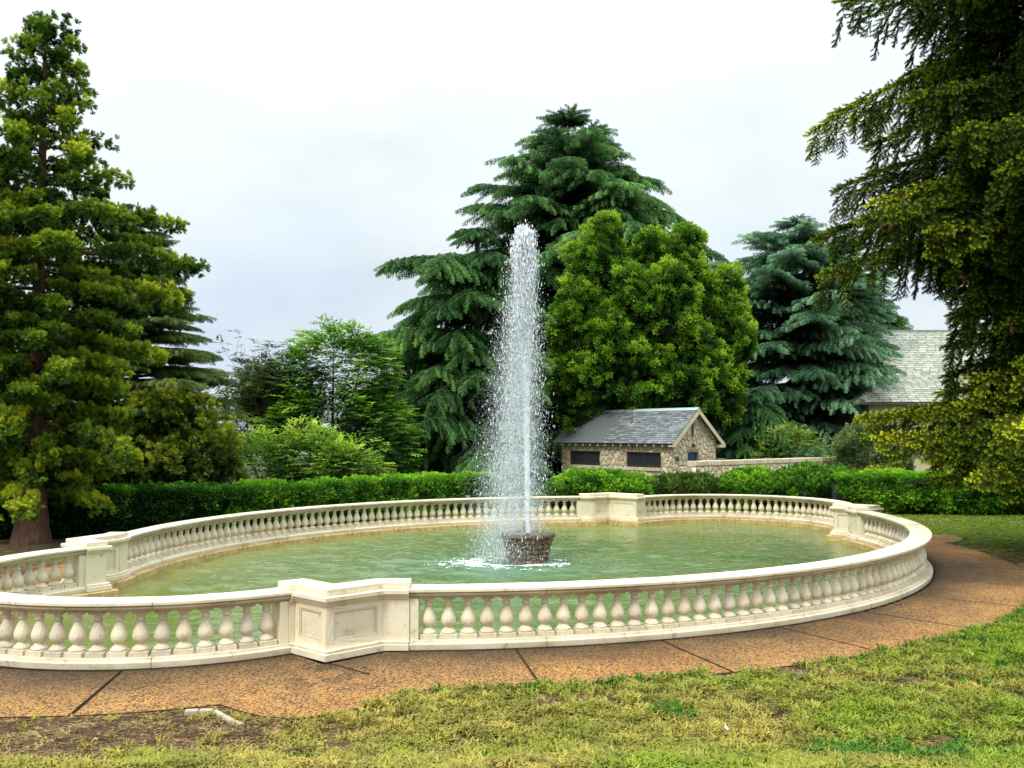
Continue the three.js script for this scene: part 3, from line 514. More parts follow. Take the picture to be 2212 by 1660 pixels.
  part('handle', new THREE.SphereGeometry(0.03, 10, 8).translate(-0.07, 0.85, -dw0 - 0.1), std({ color: rgb(0.5, 0.45, 0.3), metalness: 0.8, roughness: 0.3 }), door);
  part('door_frame', mergeGeometries([boxAt(-0.16, 0.012, dy1 - 0.02, dy1 + 0.05, -dw1 - 0.05, -dw0 + 0.05), boxAt(-0.16, 0.006, base, dy1 - 0.021, -dw0 - 0.03, -dw0 + 0.02), boxAt(-0.16, 0.006, base, dy1 - 0.021, -dw1 - 0.02, -dw1 + 0.03)]), std({ color: rgb(0.3, 0.23, 0.15), roughness: 0.8 }), shed);
  const slit = part('slit_window', mergeGeometries([boxAt(-0.10, 0.01, sy0, sy1, -sw0 - 0.03, -sw0), boxAt(-0.10, 0.01, sy0, sy1, -sw1, -sw1 + 0.03)]), white, shed);
  for (let i = 0; i < 7; i++) part('louvre', new THREE.BoxGeometry(0.012, 0.085, 0.14).rotateZ(0.6).translate(-0.05, sy0 + 0.06 + i * 0.09, -(sw0 + sw1) / 2), dark, slit);
  const lamp = part('wall_lamp', mergeGeometries([new THREE.CylinderGeometry(0.025, 0.025, 0.16, 8).rotateZ(Math.PI / 2).translate(0.08, 2.12, -1.3), new THREE.CylinderGeometry(0.05, 0.09, 0.10, 10).translate(0.15, 2.07, -1.3), boxAt(0.0, 0.04, 2.02, 2.2, -1.36, -1.24)].map((g) => g.index ? g.toNonIndexed() : g)), std({ color: rgb(0.05, 0.04, 0.035), roughness: 0.5 }), shed);
  part('sign_plate', boxAt(0.03, 0.045, 1.42, 1.62, -0.36, -0.12), std({ color: rgb(0.06, 0.10, 0.07), roughness: 0.6 }), shed);
  // roof
  const roof = new THREE.Group(); roof.name = 'roof'; shed.add(roof);
  const ov = 0.30, oh = 0.30, ang = Math.atan(slope), eY = 2.43 - slope * oh, len = (half + oh) / Math.cos(ang), x0 = -L - 0.3, x1 = ov;
  const board = (sg) => { const g = boxAt(x0, x1, -0.05, -0.005, 0, len); g.rotateX(ang); g.translate(0, ridge + 0.0, 0); if (sg < 0) g.rotateY(Math.PI).translate(x0 + x1, 0, 0); return g.translate(0, 0, -half); };
  part('roof_boards', mergeGeometries([board(1), board(-1)]), std({ color: rgb(0.10, 0.10, 0.105), roughness: 0.8 }), roof);
  slates(rng, roof, slateMats([[0.19, 0.215, 0.225], [0.24, 0.265, 0.275], [0.14, 0.16, 0.17], [0.29, 0.315, 0.32]]), V(0, eY, oh), V(1, 0, 0), V(0, Math.sin(ang), -Math.cos(ang)), V(0, Math.cos(ang), Math.sin(ang)), x0, x1, len, 0.29, 0.125, 292, (x, y) => -x);
  part('ridge_cap', mergeGeometries([-1, 1].map((sg) => new THREE.BoxGeometry(x1 - x0, 0.02, 0.18).translate((x0 + x1) / 2, 0, sg * 0.085).rotateX(0).applyMatrix4(new THREE.Matrix4().makeTranslation(0, 0, 0)).rotateX(sg * ang).translate(0, ridge + 0.045, -half))), std({ color: rgb(0.36, 0.47, 0.44), roughness: 0.5, metalness: 0.2 }), roof);
  const vent = part('vent_pipe', new THREE.CylinderGeometry(0.055, 0.055, 0.34, 12).translate(-3.1, ridge - 0.73 * slope + 0.12, -half + 0.73), std({ color: rgb(0.18, 0.13, 0.1), roughness: 0.6 }), roof);
  part('flashing', (() => { const g = new THREE.BoxGeometry(0.34, 0.012, 0.3).rotateX(ang); return g.translate(-3.1, ridge - 0.76 * slope + 0.03, -half + 0.76); })(), std({ color: rgb(0.5, 0.54, 0.55), roughness: 0.4, metalness: 0.4 }), roof);
  for (const sg of [1, -1]) { const g = boxAt(x1 - 0.02, x1 + 0.015, -0.17, -0.006, 0, len + 0.02).rotateX(ang); if (sg < 0) g.scale(1, 1, -1); part('bargeboard', g.translate(0, ridge - 0.005, -half), white, roof); if (sg < 0) { const ix = g.index.array; for (let i = 0; i < ix.length; i += 3) { const t = ix[i]; ix[i] = ix[i + 1]; ix[i + 1] = t; } g.computeVertexNormals(); } }
  part('eaves_return', boxAt(0.0, x1 + 0.012, eY - 0.17, eY - 0.04, -D - oh - 0.01, -D - 0.01), white, roof); part('eaves_return', boxAt(0.04, x1 + 0.012, eY - 0.12, eY - 0.055, 0.05, oh + 0.01), white, roof);
  for (let i = 0; i < 15; i++) part('rafter_tail', boxAt(-0.37 - i * 0.505, -0.30 - i * 0.505, eY - 0.115, eY - 0.035, 0.0, oh - 0.03), white, roof);
}

// ---------------------------------------------------------------- garden wall beside the shed
{
  const rng = rngOf(43), a = V(7.3, 0, -36.4), b = V(16.4, 0, -44.2), len = a.distanceTo(b), turn = Math.atan2(-(b.z - a.z), b.x - a.x), top = 1.3, th = 0.36;
  const w = thing('garden_wall', 'low stone garden wall capped with upright bricks, running right from the shed', 'wall', [a.x, 0, a.z], turn);
  const core = part('wall_core', boxAt(0, len, -0.4, top, -th, 0), mortar, w), n = Math.round(len / 0.205);
  for (let i = 0; i < n; i++) part('cap_stone', new RoundedBoxGeometry(len / n - 0.032, 0.19 + rng() * 0.015, th + 0.10 + (rng() - 0.5) * 0.03, 1, 0.02).translate((i + 0.5) * len / n, top + 0.1, -th / 2), [sandstones[0], sandstones[2], sandstones[4], sandstones[1]][Math.floor(rng() * 4)], w);
  for (const poly of rubble(rng, len, 0.85, 0.27, 0.025, [], null, 1.35)) part('stone', stoneGeo(rng, poly, 0.03).translate(0, top - 0.87, 0), [sandstones[0], sandstones[1], sandstones[4], sandstones[3]][Math.floor(rng() * 4)], core);
  for (const poly of rubble(rng, 0.36, 0.85, 0.2, 0.025, [])) part('stone', stoneGeo(rng, poly, 0.03).translate(-0.36, top - 0.87, 0).rotateY(-Math.PI / 2).translate(0, 0, -0.36), sandstones[1], core);
  const st = thing('stone_pier', 'rough dark stone pier stepped down beside the blue shed door', 'pier', [9.0, 0, -39.4], turn + 0.5);
  for (let r = 0; r < 5; r++) for (let k = 0; k < 3; k++) if (r < 4 || k < 2) part('stone', new RoundedBoxGeometry(0.30, 0.30, 0.4, 2, 0.06).translate(k * 0.31 - (r % 2) * 0.1, r * 0.32 + 0.1, 0), rockMat(0.13 + 0.03 * k, 0.10 + 0.02 * k, 0.075), st);
  const bx = at(1499, 1021, 36); const post = thing('meter_box', 'small plain white box on a post at the end of the garden wall', 'box', [bx.x, 0, -36]);
  part('box_body', new RoundedBoxGeometry(0.15, 0.32, 0.12, 1, 0.01).translate(0, bx.y, 0), std({ color: rgb(0.85, 0.85, 0.83), roughness: 0.4 }), post); part('post', boxAt(-0.03, 0.03, -0.2, bx.y - 0.161, -0.03, 0.03), std({ color: rgb(0.3, 0.3, 0.3) }), post);
}

// ---------------------------------------------------------------- house behind the spruce
{
  const rng = rngOf(47), house = thing('large_house', 'large pale house with steep grey-green slate roofs behind the spruce', 'house', [25, 0, -52]);
  const wl = std({ color: rgb(0.66, 0.62, 0.53), roughness: 0.9, map: scaled(paint.map, 0.3) });
  part('wall', boxAt(-5.2, 9, -0.5, 4.25, -5, 1.6), wl, house); part('upper_wall', boxAt(-2.3, 9.5, 4.26, 6.4, -7, -1.7), wl, house);
  for (const x of [-4.0, -1.2, 1.8]) { const wn = new THREE.Group(); wn.name = 'window'; house.add(wn); part('window_frame', mergeGeometries([boxAt(x, x + 1.1, 1.2, 1.28, 1.605, 1.68), boxAt(x, x + 1.1, 2.7, 2.78, 1.605, 1.68), boxAt(x, x + 0.08, 1.28, 2.7, 1.605, 1.68), boxAt(x + 1.02, x + 1.1, 1.28, 2.7, 1.605, 1.68), boxAt(x + 0.51, x + 0.59, 1.28, 2.7, 1.605, 1.67)]), white, wn); part('pane', boxAt(x + 0.08, x + 1.02, 1.28, 2.7, 1.603, 1.63), dark, wn); }
  const mats = slateMats([[0.40, 0.42, 0.31], [0.48, 0.47, 0.35], [0.30, 0.34, 0.27], [0.54, 0.53, 0.43], [0.36, 0.42, 0.37]]), under = std({ color: rgb(0.07, 0.07, 0.06), roughness: 0.9 });
  const solid = (pts) => { const s = new Soup(); const lo = pts.map((p) => p.clone().add(V(0, -0.12, 0))); for (let i = 1; i < pts.length - 1; i++) { s.tri(pts[0], pts[i], pts[i + 1]); s.tri(lo[0], lo[i + 1], lo[i]); } pts.forEach((p, i) => { const j = (i + 1) % pts.length; s.quad(p, lo[i], lo[j], pts[j]); }); return s.geo(); };
  // lower hipped roof: eaves at z = 2.2, ridge further back; left hip runs up to the right
  const low = new THREE.Group(); low.name = 'lower_roof'; house.add(low); const e0 = V(-6.0, 4.33, 2.2), r0 = V(-2.3, 7.0, -1.2), e1 = V(10, 4.33, 2.2), r1 = V(8, 7.0, -1.2), h0 = V(-6.0, 4.33, -5);
  part('roof_plane', solid([e0, e1, r1, r0]), under, low); part('roof_plane', solid([h0, e0, r0, V(-2.3, 7.0, -5)]), mats[0], low);
  const up1 = V(0, 7.0 - 4.33, -3.4), l1 = up1.length(); up1.normalize(); const n1 = V(0, -up1.z, up1.y);
  slates(rng, low, mats, e0, V(1, 0, 0), up1, n1, 0, 9.5, l1, 0.5, 0.2, 170, (x, y) => x, (x, y) => x - 0.12 > (y / l1) * 3.7);
  const upper = new THREE.Group(); upper.name = 'upper_roof'; house.add(upper); const u0 = V(-3.15, 6.5, -1.0), u1 = V(10, 6.5, -1.0), v0 = V(-2.3, 9.0, -4.4), v1 = V(10, 9.0, -4.4);
  part('roof_plane', solid([u0, u1, v1, v0]), under, upper); part('roof_plane', solid([V(-3.15, 6.5, -7.8), v0, v1, V(10, 6.5, -7.8)].reverse()), under, upper);
  const up2 = V(0, 2.5, -3.4), l2 = up2.length(); up2.normalize(); slates(rng, upper, mats, u0, V(1, 0, 0), up2, V(0, -up2.z, up2.y), 0, 9.5, l2, 0.5, 0.2, 290, (x, y) => x, (x, y) => x - 0.02 > (y / l2) * 0.85);
  part('ridge_cap', boxAt(-2.35, 10, 8.99, 9.07, -4.5, -4.3), std({ color: rgb(0.25, 0.27, 0.28), roughness: 0.7 }), upper);
}
// ---------------------------------------------------------------- foliage: sprigs that are repeated through the crowns
const foliage = (o = {}) => new THREE.MeshPhysicalMaterial({ color: rgb(1, 1, 1), vertexColors: true, side: THREE.DoubleSide, roughness: 0.85, specularIntensity: 0.2, transmission: 0.35, thickness: 0, ...o });
const leafMat = foliage(), glossyLeaf = foliage({ roughness: 0.6, specularIntensity: 0.35 }), needleMat = foliage({ roughness: 0.85, transmission: 0.2 });
const UP = V(0, 1, 0);
function blade(s, base, dir, side, len, wid, c0, c1, fold = 0) { // a folded pointed leaf: four corners
  const mid = base.clone().addScaledVector(dir, len * 0.45), tip = base.clone().addScaledVector(dir, len), n = dir.clone().cross(side).multiplyScalar(fold * wid), a = mid.clone().addScaledVector(side, wid / 2).add(n), b = mid.clone().addScaledVector(side, -wid / 2).add(n), cm = mix3(c0, c1, 0.5);
  s.tri(base, a, tip, [0, 0], [1, 0], [1, 1], [c0, cm, c1]); s.tri(base, tip, b, [0, 0], [1, 1], [0, 1], [c0, c1, cm]);
}
const anySide = (d, r) => { const v = V(r() - 0.5, r() - 0.5, r() - 0.5).cross(d); return v.lengthSq() < 1e-6 ? V(1, 0, 0) : v.normalize(); };
const sprigs = {
  cedar() { // a long twig along +x, hung on both sides with a fringe of needle strands
    const r = rngOf(201), s = new Soup(), n = 15;
    for (let i = 0; i <= n; i++) for (const e of [-1, 1]) {
      const t = (i + 0.5 * r()) / n, o = V(t, -0.16 * t * t, 0), L = (0.30 - 0.17 * t) * (0.7 + 0.6 * r()), d = V(0.75 + 0.25 * r(), -0.55 - 0.7 * r() * (0.4 + t), e * (0.65 - 0.25 * t) * (0.4 + 0.9 * r())).normalize(), k = Math.max(2, Math.round(L / 0.07));
      for (let j = 0; j < k; j++) { const q = j / k, p = o.clone().addScaledVector(d, q * L).add(V(0, -0.08 * q * q, 0)); for (let m = 0; m < 2; m++) { const dd = d.clone().add(V((r() - 0.5) * 0.9, (r() - 0.5) * 0.7, (r() - 0.5) * 0.9)).normalize(), b = 0.95 - 0.45 * q + 0.25 * t + 0.2 * (r() - 0.5); blade(s, p, dd, anySide(dd, r), 0.095 + 0.045 * r(), 0.03, [b * 0.85, b * 0.85, b * 0.85], [b + 0.15, b + 0.15, b + 0.1]); } }
      const up = V(0.9, 0.25 * r(), e * 0.5).normalize(); blade(s, o, up, anySide(up, r), 0.12, 0.032, [1, 1, 1], [1.5, 1.45, 1.3]);
    }
    return s.geo();
  },
  tuft() { // a fan of flat finger-like leaf sprays from one point
    const r = rngOf(202), s = new Soup();
    for (let f = 0; f < 17; f++) {
      const a = r() * 6.28, sp = Math.sqrt(r()) * 1.05, d = V(1, Math.sin(a) * sp, Math.cos(a) * sp).normalize(), L = 0.5 + 0.45 * r(), sd2 = anySide(d, r), b = 0.55 + 0.4 * r();
      blade(s, V(0, 0, 0).addScaledVector(d, 0.08), d, sd2, L, 0.085, [b * 0.5, b * 0.5, b * 0.45], [b * 1.35, b * 1.3, b]);
      for (const q of [0.35, 0.55, 0.72]) for (const e of [-1, 1]) { const p = d.clone().multiplyScalar(q * L), dd = d.clone().multiplyScalar(0.85).addScaledVector(sd2, e * 0.6).add(V(0, (r() - 0.5) * 0.4, 0)).normalize(); blade(s, p, dd, dd.clone().cross(d.clone().cross(sd2)).normalize(), 0.24, 0.06, [b * 0.75, b * 0.75, b * 0.65], [b * 1.45, b * 1.4, b * 1.05]); }
    }
    return s.geo();
  },
  spruce() { // a twig with thick bristly side shoots, pale at the tips
    const r = rngOf(203), s = new Soup();
    const shoot = (o, d, L, w) => {
      const n = Math.round(L / 0.03); for (let j = 0; j < n; j++) { const q = j / n, p = o.clone().addScaledVector(d, q * L); for (let k = 0; k < 7; k++) { const a = j * 1.1 + k * 0.898 + r(), e = anySide(d, r), f = d.clone().cross(e), dd = d.clone().multiplyScalar(0.9).addScaledVector(e, Math.cos(a)).addScaledVector(f, Math.sin(a)).normalize(), g = q > 0.7 ? [3.6, 3.5, 1.7] : [0.7 + 0.3 * q, 0.72 + 0.3 * q, 0.7]; blade(s, p, dd, anySide(dd, r), w * (0.85 + 0.3 * r()), 0.019, g.map((x) => x * 0.65), g); } }
      blade(s, o, d, anySide(d, r), L, 0.03, [0.5, 0.42, 0.4], [0.7, 0.7, 0.6]);
    };
    shoot(V(0, 0, 0), V(1, -0.05, 0).normalize(), 0.9, 0.085);
    for (let i = 0; i < 9; i++) { const t = 0.05 + i * 0.09, e = i % 2 ? 1 : -1; shoot(V(t, -0.04 * t, 0), V(0.75, (r() - 0.5) * 0.9, e * (0.55 + 0.4 * r())).normalize(), 0.36 - 0.16 * t + 0.1 * r(), 0.085); }
    return s.geo();
  },
  broad() { // a cluster of broad pointed leaves round a few twigs
    const r = rngOf(204), s = new Soup();
    for (let i = 0; i < 30; i++) { const o = V(r(), (r() - 0.5) * 1.1, (r() - 0.5) * 1.1).multiplyScalar(0.55), d = V(0.7 + o.x, o.y * 1.6 + 0.3, o.z * 1.6).add(V(r() - 0.5, r() - 0.5, r() - 0.5).multiplyScalar(1.1)).normalize(), b = 0.55 + 0.7 * o.x + 0.3 * r(); blade(s, o, d, anySide(d, r), 0.25 + 0.1 * r(), 0.17, [b * 0.85, b * 0.85, b * 0.8], [b * 1.15, b * 1.12, b], 0.25); }
    return s.geo();
  },
  box() { // small rounded leaves of a clipped shrub
    const r = rngOf(205), s = new Soup();
    for (let i = 0; i < 34; i++) { const o = V(r() * 0.8, (r() - 0.5) * 0.9, (r() - 0.5) * 0.9), d = V(0.9, o.y * 1.3 + 0.3, o.z * 1.3).add(V(r() - 0.5, r() - 0.5, r() - 0.5)).normalize(), b = 0.4 + 0.9 * o.x + 0.25 * r(); blade(s, o, d, anySide(d, r), 0.27 + 0.1 * r(), 0.2, [b * 0.75, b * 0.75, b * 0.75], [b * 1.2, b * 1.2, b], 0.15); }
    return s.geo();
  },
  layer() { // leaves held flat along a level twig
    const r = rngOf(206), s = new Soup();
    for (let i = 0; i < 26; i++) { const t = r(), e = r() < 0.5 ? -1 : 1, o = V(t, -0.12 * t * t + (r() - 0.5) * 0.06, e * r() * 0.32 * (1.1 - t)), d = V(0.7, -0.25 + (r() - 0.5) * 0.4, e * (0.4 + 0.5 * r())).normalize(), b = 0.7 + 0.35 * t + 0.25 * r(); blade(s, o, d, d.clone().cross(V((r() - 0.5) * 0.6, 1, (r() - 0.5) * 0.6)).normalize(), 0.2 + 0.07 * r(), 0.11, [b * 0.9, b * 0.9, b * 0.85], [b * 1.1, b * 1.1, b], 0.12); }
    return s.geo();
  },
};
const geoOf = {}; const sprig = (k) => (geoOf[k] ??= sprigs[k]());
const bark = (r, g, b, s = 1) => std({ color: rgb(r, g, b), map: scaled(barkMap, s, s * 0.5), bumpMap: scaled(barkBump, s, s * 0.5), bumpScale: 0.05, roughness: 0.95 });
const barkMap = texture(512, (u, v) => { const a = tileFbm(u, v * 0.25, 32, 4, 131), b = tileFbm(u, v, 6, 3, 136), k = 0.35 + 0.9 * a * (0.6 + 0.6 * b); return [k, k * 0.97, k * 0.93]; }), barkBump = texture(512, (u, v) => { const h = tileFbm(u, v * 0.25, 24, 4, 141); return [h, h, h]; }, false);
// a tapering limb through points, radii at both ends
function limb(s, pts, r0, r1, sides = 6) {
  const n = pts.length, ring = pts.map((p, i) => { const d = pts[Math.min(i + 1, n - 1)].clone().sub(pts[Math.max(i - 1, 0)]).normalize(), e = Math.abs(d.y) > 0.9 ? V(1, 0, 0) : UP.clone(), a = e.cross(d).normalize(), b = d.clone().cross(a), r = lerp(r0, r1, i / (n - 1)); return Array.from({ length: sides }, (_, k) => { const t = (k / sides) * Math.PI * 2; return p.clone().addScaledVector(a, Math.cos(t) * r).addScaledVector(b, Math.sin(t) * r); }); });
  let l = 0; for (let i = 0; i < n - 1; i++) { const l2 = l + pts[i].distanceTo(pts[i + 1]); for (let k = 0; k < sides; k++) { const m = (k + 1) % sides; s.quad(ring[i][k], ring[i][m], ring[i + 1][m], ring[i + 1][k], [k / sides, l], [(k + 1) / sides, l], [(k + 1) / sides, l2], [k / sides, l2]); } l = l2; }
}
const M4 = () => new THREE.Matrix4();
function stand(list, p, x, up, sc, col, roll = 0) { // a sprig at p that grows along x
  const X = x.clone().normalize(), Z = X.clone().cross(up).normalize(), Y = Z.clone().cross(X); if (roll) { const c = Math.cos(roll), s = Math.sin(roll), y = Y.clone(); Y.multiplyScalar(c).addScaledVector(Z, s); Z.multiplyScalar(c).addScaledVector(y, -s); }
  const m = M4().makeBasis(X.multiplyScalar(sc), Y.multiplyScalar(sc), Z.multiplyScalar(sc)); m.setPosition(p); list.push([m, col]);
}
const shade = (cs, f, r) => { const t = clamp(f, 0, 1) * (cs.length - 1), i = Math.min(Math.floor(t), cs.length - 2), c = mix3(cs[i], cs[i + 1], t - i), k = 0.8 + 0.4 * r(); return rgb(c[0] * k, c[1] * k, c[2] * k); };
const table = (rows) => (y) => { if (y <= rows[0][0]) return rows[0][1]; for (let i = 1; i < rows.length; i++) if (y <= rows[i][0]) return lerp(rows[i - 1][1], rows[i][1], (y - rows[i - 1][0]) / (rows[i][0] - rows[i - 1][0])); return rows.at(-1)[1]; };
// a conifer: boughs round a trunk; radius(y) gives their reach
function conifer(o) {
  const r = rngOf(o.seed), t = thing(o.name, o.label, 'tree', o.pos, 0, o.group), wood = new Soup(), list = [];
  const lean = o.lean ?? [0, 0], axis = (y) => V(lean[0] * y / o.h, y, lean[1] * y / o.h);
  limb(wood, [0, 0.06, 0.15, 0.35, 0.6, 0.85, 1].map((q) => axis(q * o.h - (q === 0 ? 0.4 : 0)).add(V(0, 0, 0))), o.trunk, 0.02, 10);
  if (o.flare) limb(wood, [-0.3, 0.1, 0.35, 0.9, 1.6].map((y) => axis(y)), o.flare, o.trunk * 0.95, 14);
  for (let i = 0; i < o.n; i++) {
    const f = (i + r()) / o.n, y0 = lerp(o.low, o.h * 0.985, Math.pow(f, o.crowd ?? 0.9)), y = o.tier ? lerp(y0, Math.round(y0 / o.tier) * o.tier + 0.06 * (r() - 0.5), 0.75) : y0, az = i * 2.39996 + (r() - 0.5) * 0.7, R = o.radius(y);
    let L = R * ((o.short ?? 0.72) + (1.08 - (o.short ?? 0.72)) * r()) * (o.asym ? o.asym(az, y, r) : 1); if (L < 0.12) L = 0.12;
    const h = (y - o.low) / (o.h - o.low), pit = o.pitch(h) + (r() - 0.5) * 0.22, dr = o.droop(h), dir = V(Math.cos(az), 0, Math.sin(az)), across = V(-dir.z, 0, dir.x), root = axis(y), bend = (r() - 0.5) * 0.25;
    const P = (s) => root.clone().addScaledVector(dir, L * s).addScaledVector(across, bend * L * s * s).add(V(0, L * (Math.tan(pit) * s - dr * s * s), 0));
    if (L > 0.5) limb(wood, [0, 0.25, 0.5, 0.75, 0.97].map(P), Math.max(0.012, 0.017 * L + 0.004), 0.006, 5);
    o.bough({ r, P, L, dir, across, h, y, list, az, dr, tan: (s) => P(Math.min(1, s + 0.03)).sub(P(s - 0.03)).normalize() });
  }
  part('trunk', wood.geo(1.0), o.bark, t);
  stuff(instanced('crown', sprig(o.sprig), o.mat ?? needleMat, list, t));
  return { t, list };
}
// level boughs set with drooping fringed twigs
const plates = (o) => ({ r, P, L, across, list, tan, h }) => {
  const sz = o.size * (0.6 + 0.4 * Math.min(1, L / 2.5)), ds = Math.max(0.05, (sz * 0.30) / L), tone = (r() - 0.5) * 0.45;
  for (let s = o.from ?? 0.2; s <= 1.0001; s += ds) {
    const p = P(s), T = tan(Math.max(s, 0.05));
    for (const e of [-1, 0, 1]) {
      if (r() < (o.skip ?? 0.06)) continue;
      const SL = e ? (o.wide * L * Math.pow(1 - s, 0.75)) * (0.6 + 0.6 * r()) : 0, k = e ? 1 + Math.round(SL / (sz * 0.6)) : 1;
      for (let j = 0; j < k; j++) {
        const q = k > 1 ? j / (k - 1) : 0, side = T.clone().multiplyScalar(0.5).addScaledVector(across, e * 0.85), pos = p.clone().addScaledVector(side, q * SL * 0.85).add(V((r() - 0.5) * 0.1, -o.hang * q * q * SL * 0.8 + (r() - 0.5) * 0.12, (r() - 0.5) * 0.1));
        const x = T.clone().multiplyScalar(0.9).addScaledVector(across, e * (0.65 + 0.4 * r())).add(V(0, -o.hang * (0.15 + 0.5 * q + 0.25 * s) + (r() - 0.4) * 0.25, 0));
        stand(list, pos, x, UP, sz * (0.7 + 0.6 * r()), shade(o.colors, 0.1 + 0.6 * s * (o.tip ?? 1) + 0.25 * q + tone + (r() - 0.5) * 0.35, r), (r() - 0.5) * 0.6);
      }
    }
  }
};
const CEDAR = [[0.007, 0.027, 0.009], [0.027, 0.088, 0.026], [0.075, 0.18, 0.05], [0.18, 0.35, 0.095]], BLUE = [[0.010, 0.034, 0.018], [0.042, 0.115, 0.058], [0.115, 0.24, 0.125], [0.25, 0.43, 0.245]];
const greyBark = bark(0.10, 0.085, 0.07), redBark = bark(0.13, 0.07, 0.042, 1.5), brownBark = bark(0.12, 0.085, 0.06);

// the giant redwood on the left: clumps of feathery tufts, paler new growth at the ends, lit tops and dark undersides painted in
const REDWOOD = [[0.012, 0.038, 0.009], [0.065, 0.155, 0.02], [0.23, 0.38, 0.036], [0.64, 0.74, 0.06]];
const clumps = (o) => ({ r, P, L, dir, across, list, tan, h }) => {
  const n = Math.max(1, Math.round(L * o.per * (1 - 0.55 * smoothstep(h, 0.4, 0.75)))), lit = r();
  for (let i = 0; i < n; i++) {
    const s = lerp(o.from, 1, Math.pow((i + r()) / n, 0.7)), p = P(s).add(V(0, (r() - 0.5) * 0.12, 0)).addScaledVector(across, (r() - 0.5) * 0.8 * L * (1.06 - s)), fr = r(), cl = (lit > 0.5 ? 0.28 : 0.02) + 0.36 * s, rad = o.size * (0.75 + 0.8 * r());
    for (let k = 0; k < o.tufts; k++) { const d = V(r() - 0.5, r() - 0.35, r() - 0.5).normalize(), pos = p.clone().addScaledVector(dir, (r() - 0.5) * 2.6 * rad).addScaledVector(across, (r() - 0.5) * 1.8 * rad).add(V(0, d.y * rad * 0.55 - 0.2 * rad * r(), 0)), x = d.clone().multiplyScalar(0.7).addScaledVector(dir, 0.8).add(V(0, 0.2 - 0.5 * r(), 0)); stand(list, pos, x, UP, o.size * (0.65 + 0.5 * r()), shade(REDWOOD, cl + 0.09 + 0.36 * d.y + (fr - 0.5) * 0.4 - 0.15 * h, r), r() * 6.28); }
  }
};
const redR = table([[0.9, 1.5], [1.6, 2.1], [2.6, 2.4], [4.5, 2.6], [6.2, 2.9], [7.7, 2.7], [8.4, 2.3], [9.2, 1.8], [10.2, 1.1], [11.2, 0.95], [12.0, 0.75], [12.6, 0.4], [13.0, 0.12]]);
conifer({ name: 'redwood_tree', label: 'tall redwood with reddish trunk and yellow-green foliage at the left edge', pos: [-11.5, 0, -21.9], h: 12.9, low: 1.0, n: 155, crowd: 0.95, trunk: 0.3, flare: 0.5, seed: 301, bark: redBark, sprig: 'tuft', radius: redR, pitch: (h) => 0.05 + 0.35 * h * h, droop: (h) => 0.30 - 0.22 * h, short: 0.42, asym: (az, y, r) => (Math.cos(az) > 0.5 && y > 6.4 && y < 9.5 && r() < 0.65 ? 1.5 : 1), bough: clumps({ per: 4.0, from: 0.2, size: 0.215, tufts: 22 }) });
conifer({ name: 'cedar_tree', label: 'dark cedar with flat level branches just right of the redwood', pos: [-12.3, 0, -29.5], h: 10.2, low: 1.2, n: 120, trunk: 0.3, seed: 302, bark: greyBark, sprig: 'cedar', radius: table([[1, 2.6], [2.5, 3.6], [4, 3.4], [5.5, 2.7], [7.3, 1.9], [9, 1.1], [10.2, 0.2]]), pitch: () => 0.06, droop: () => 0.03, bough: plates({ size: 0.5, wide: 0.42, hang: 0.12, colors: [[0.012, 0.03, 0.01], [0.042, 0.085, 0.024], [0.095, 0.15, 0.04], [0.18, 0.25, 0.06]] }) });

// the big deodars behind the jet
const deoP = { pitch: (h) => 0.2 + 0.5 * h * h, droop: (h) => 0.38 - 0.1 * h };
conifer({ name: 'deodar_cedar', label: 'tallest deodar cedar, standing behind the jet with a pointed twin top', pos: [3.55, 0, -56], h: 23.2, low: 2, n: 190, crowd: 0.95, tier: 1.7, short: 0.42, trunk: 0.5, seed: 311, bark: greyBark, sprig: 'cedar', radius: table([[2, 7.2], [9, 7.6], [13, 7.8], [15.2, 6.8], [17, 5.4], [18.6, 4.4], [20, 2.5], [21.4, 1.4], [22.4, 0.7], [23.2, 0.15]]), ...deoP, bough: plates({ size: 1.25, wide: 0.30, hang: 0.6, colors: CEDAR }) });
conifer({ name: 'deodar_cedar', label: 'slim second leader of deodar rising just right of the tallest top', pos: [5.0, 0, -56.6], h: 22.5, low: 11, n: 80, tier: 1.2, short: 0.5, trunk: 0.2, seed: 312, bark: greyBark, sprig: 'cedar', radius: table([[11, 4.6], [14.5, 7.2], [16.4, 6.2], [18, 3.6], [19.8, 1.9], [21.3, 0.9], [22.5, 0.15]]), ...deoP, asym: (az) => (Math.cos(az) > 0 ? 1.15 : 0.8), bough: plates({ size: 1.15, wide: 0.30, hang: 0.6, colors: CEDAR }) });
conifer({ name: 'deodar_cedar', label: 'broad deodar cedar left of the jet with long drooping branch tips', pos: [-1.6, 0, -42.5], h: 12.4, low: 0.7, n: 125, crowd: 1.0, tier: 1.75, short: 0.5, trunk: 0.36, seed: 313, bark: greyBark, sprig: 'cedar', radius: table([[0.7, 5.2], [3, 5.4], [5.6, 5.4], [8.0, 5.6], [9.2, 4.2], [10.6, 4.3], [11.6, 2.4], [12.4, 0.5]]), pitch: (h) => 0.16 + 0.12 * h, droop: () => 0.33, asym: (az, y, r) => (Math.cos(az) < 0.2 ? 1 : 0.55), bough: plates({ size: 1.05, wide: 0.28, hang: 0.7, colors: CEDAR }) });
conifer({ name: 'deodar_cedar', label: 'low young deodar with arching sprays right of the stone shed', pos: [12.1, 0, -46], h: 4.9, low: 0.4, n: 40, short: 0.4, trunk: 0.12, seed: 314, bark: greyBark, sprig: 'cedar', radius: table([[0.5, 2.2], [2.5, 2.7], [4, 2.3], [4.9, 0.5]]), pitch: () => 0.42, droop: () => 0.75, bough: plates({ size: 0.6, wide: 0.34, hang: 0.5, colors: CEDAR }) });
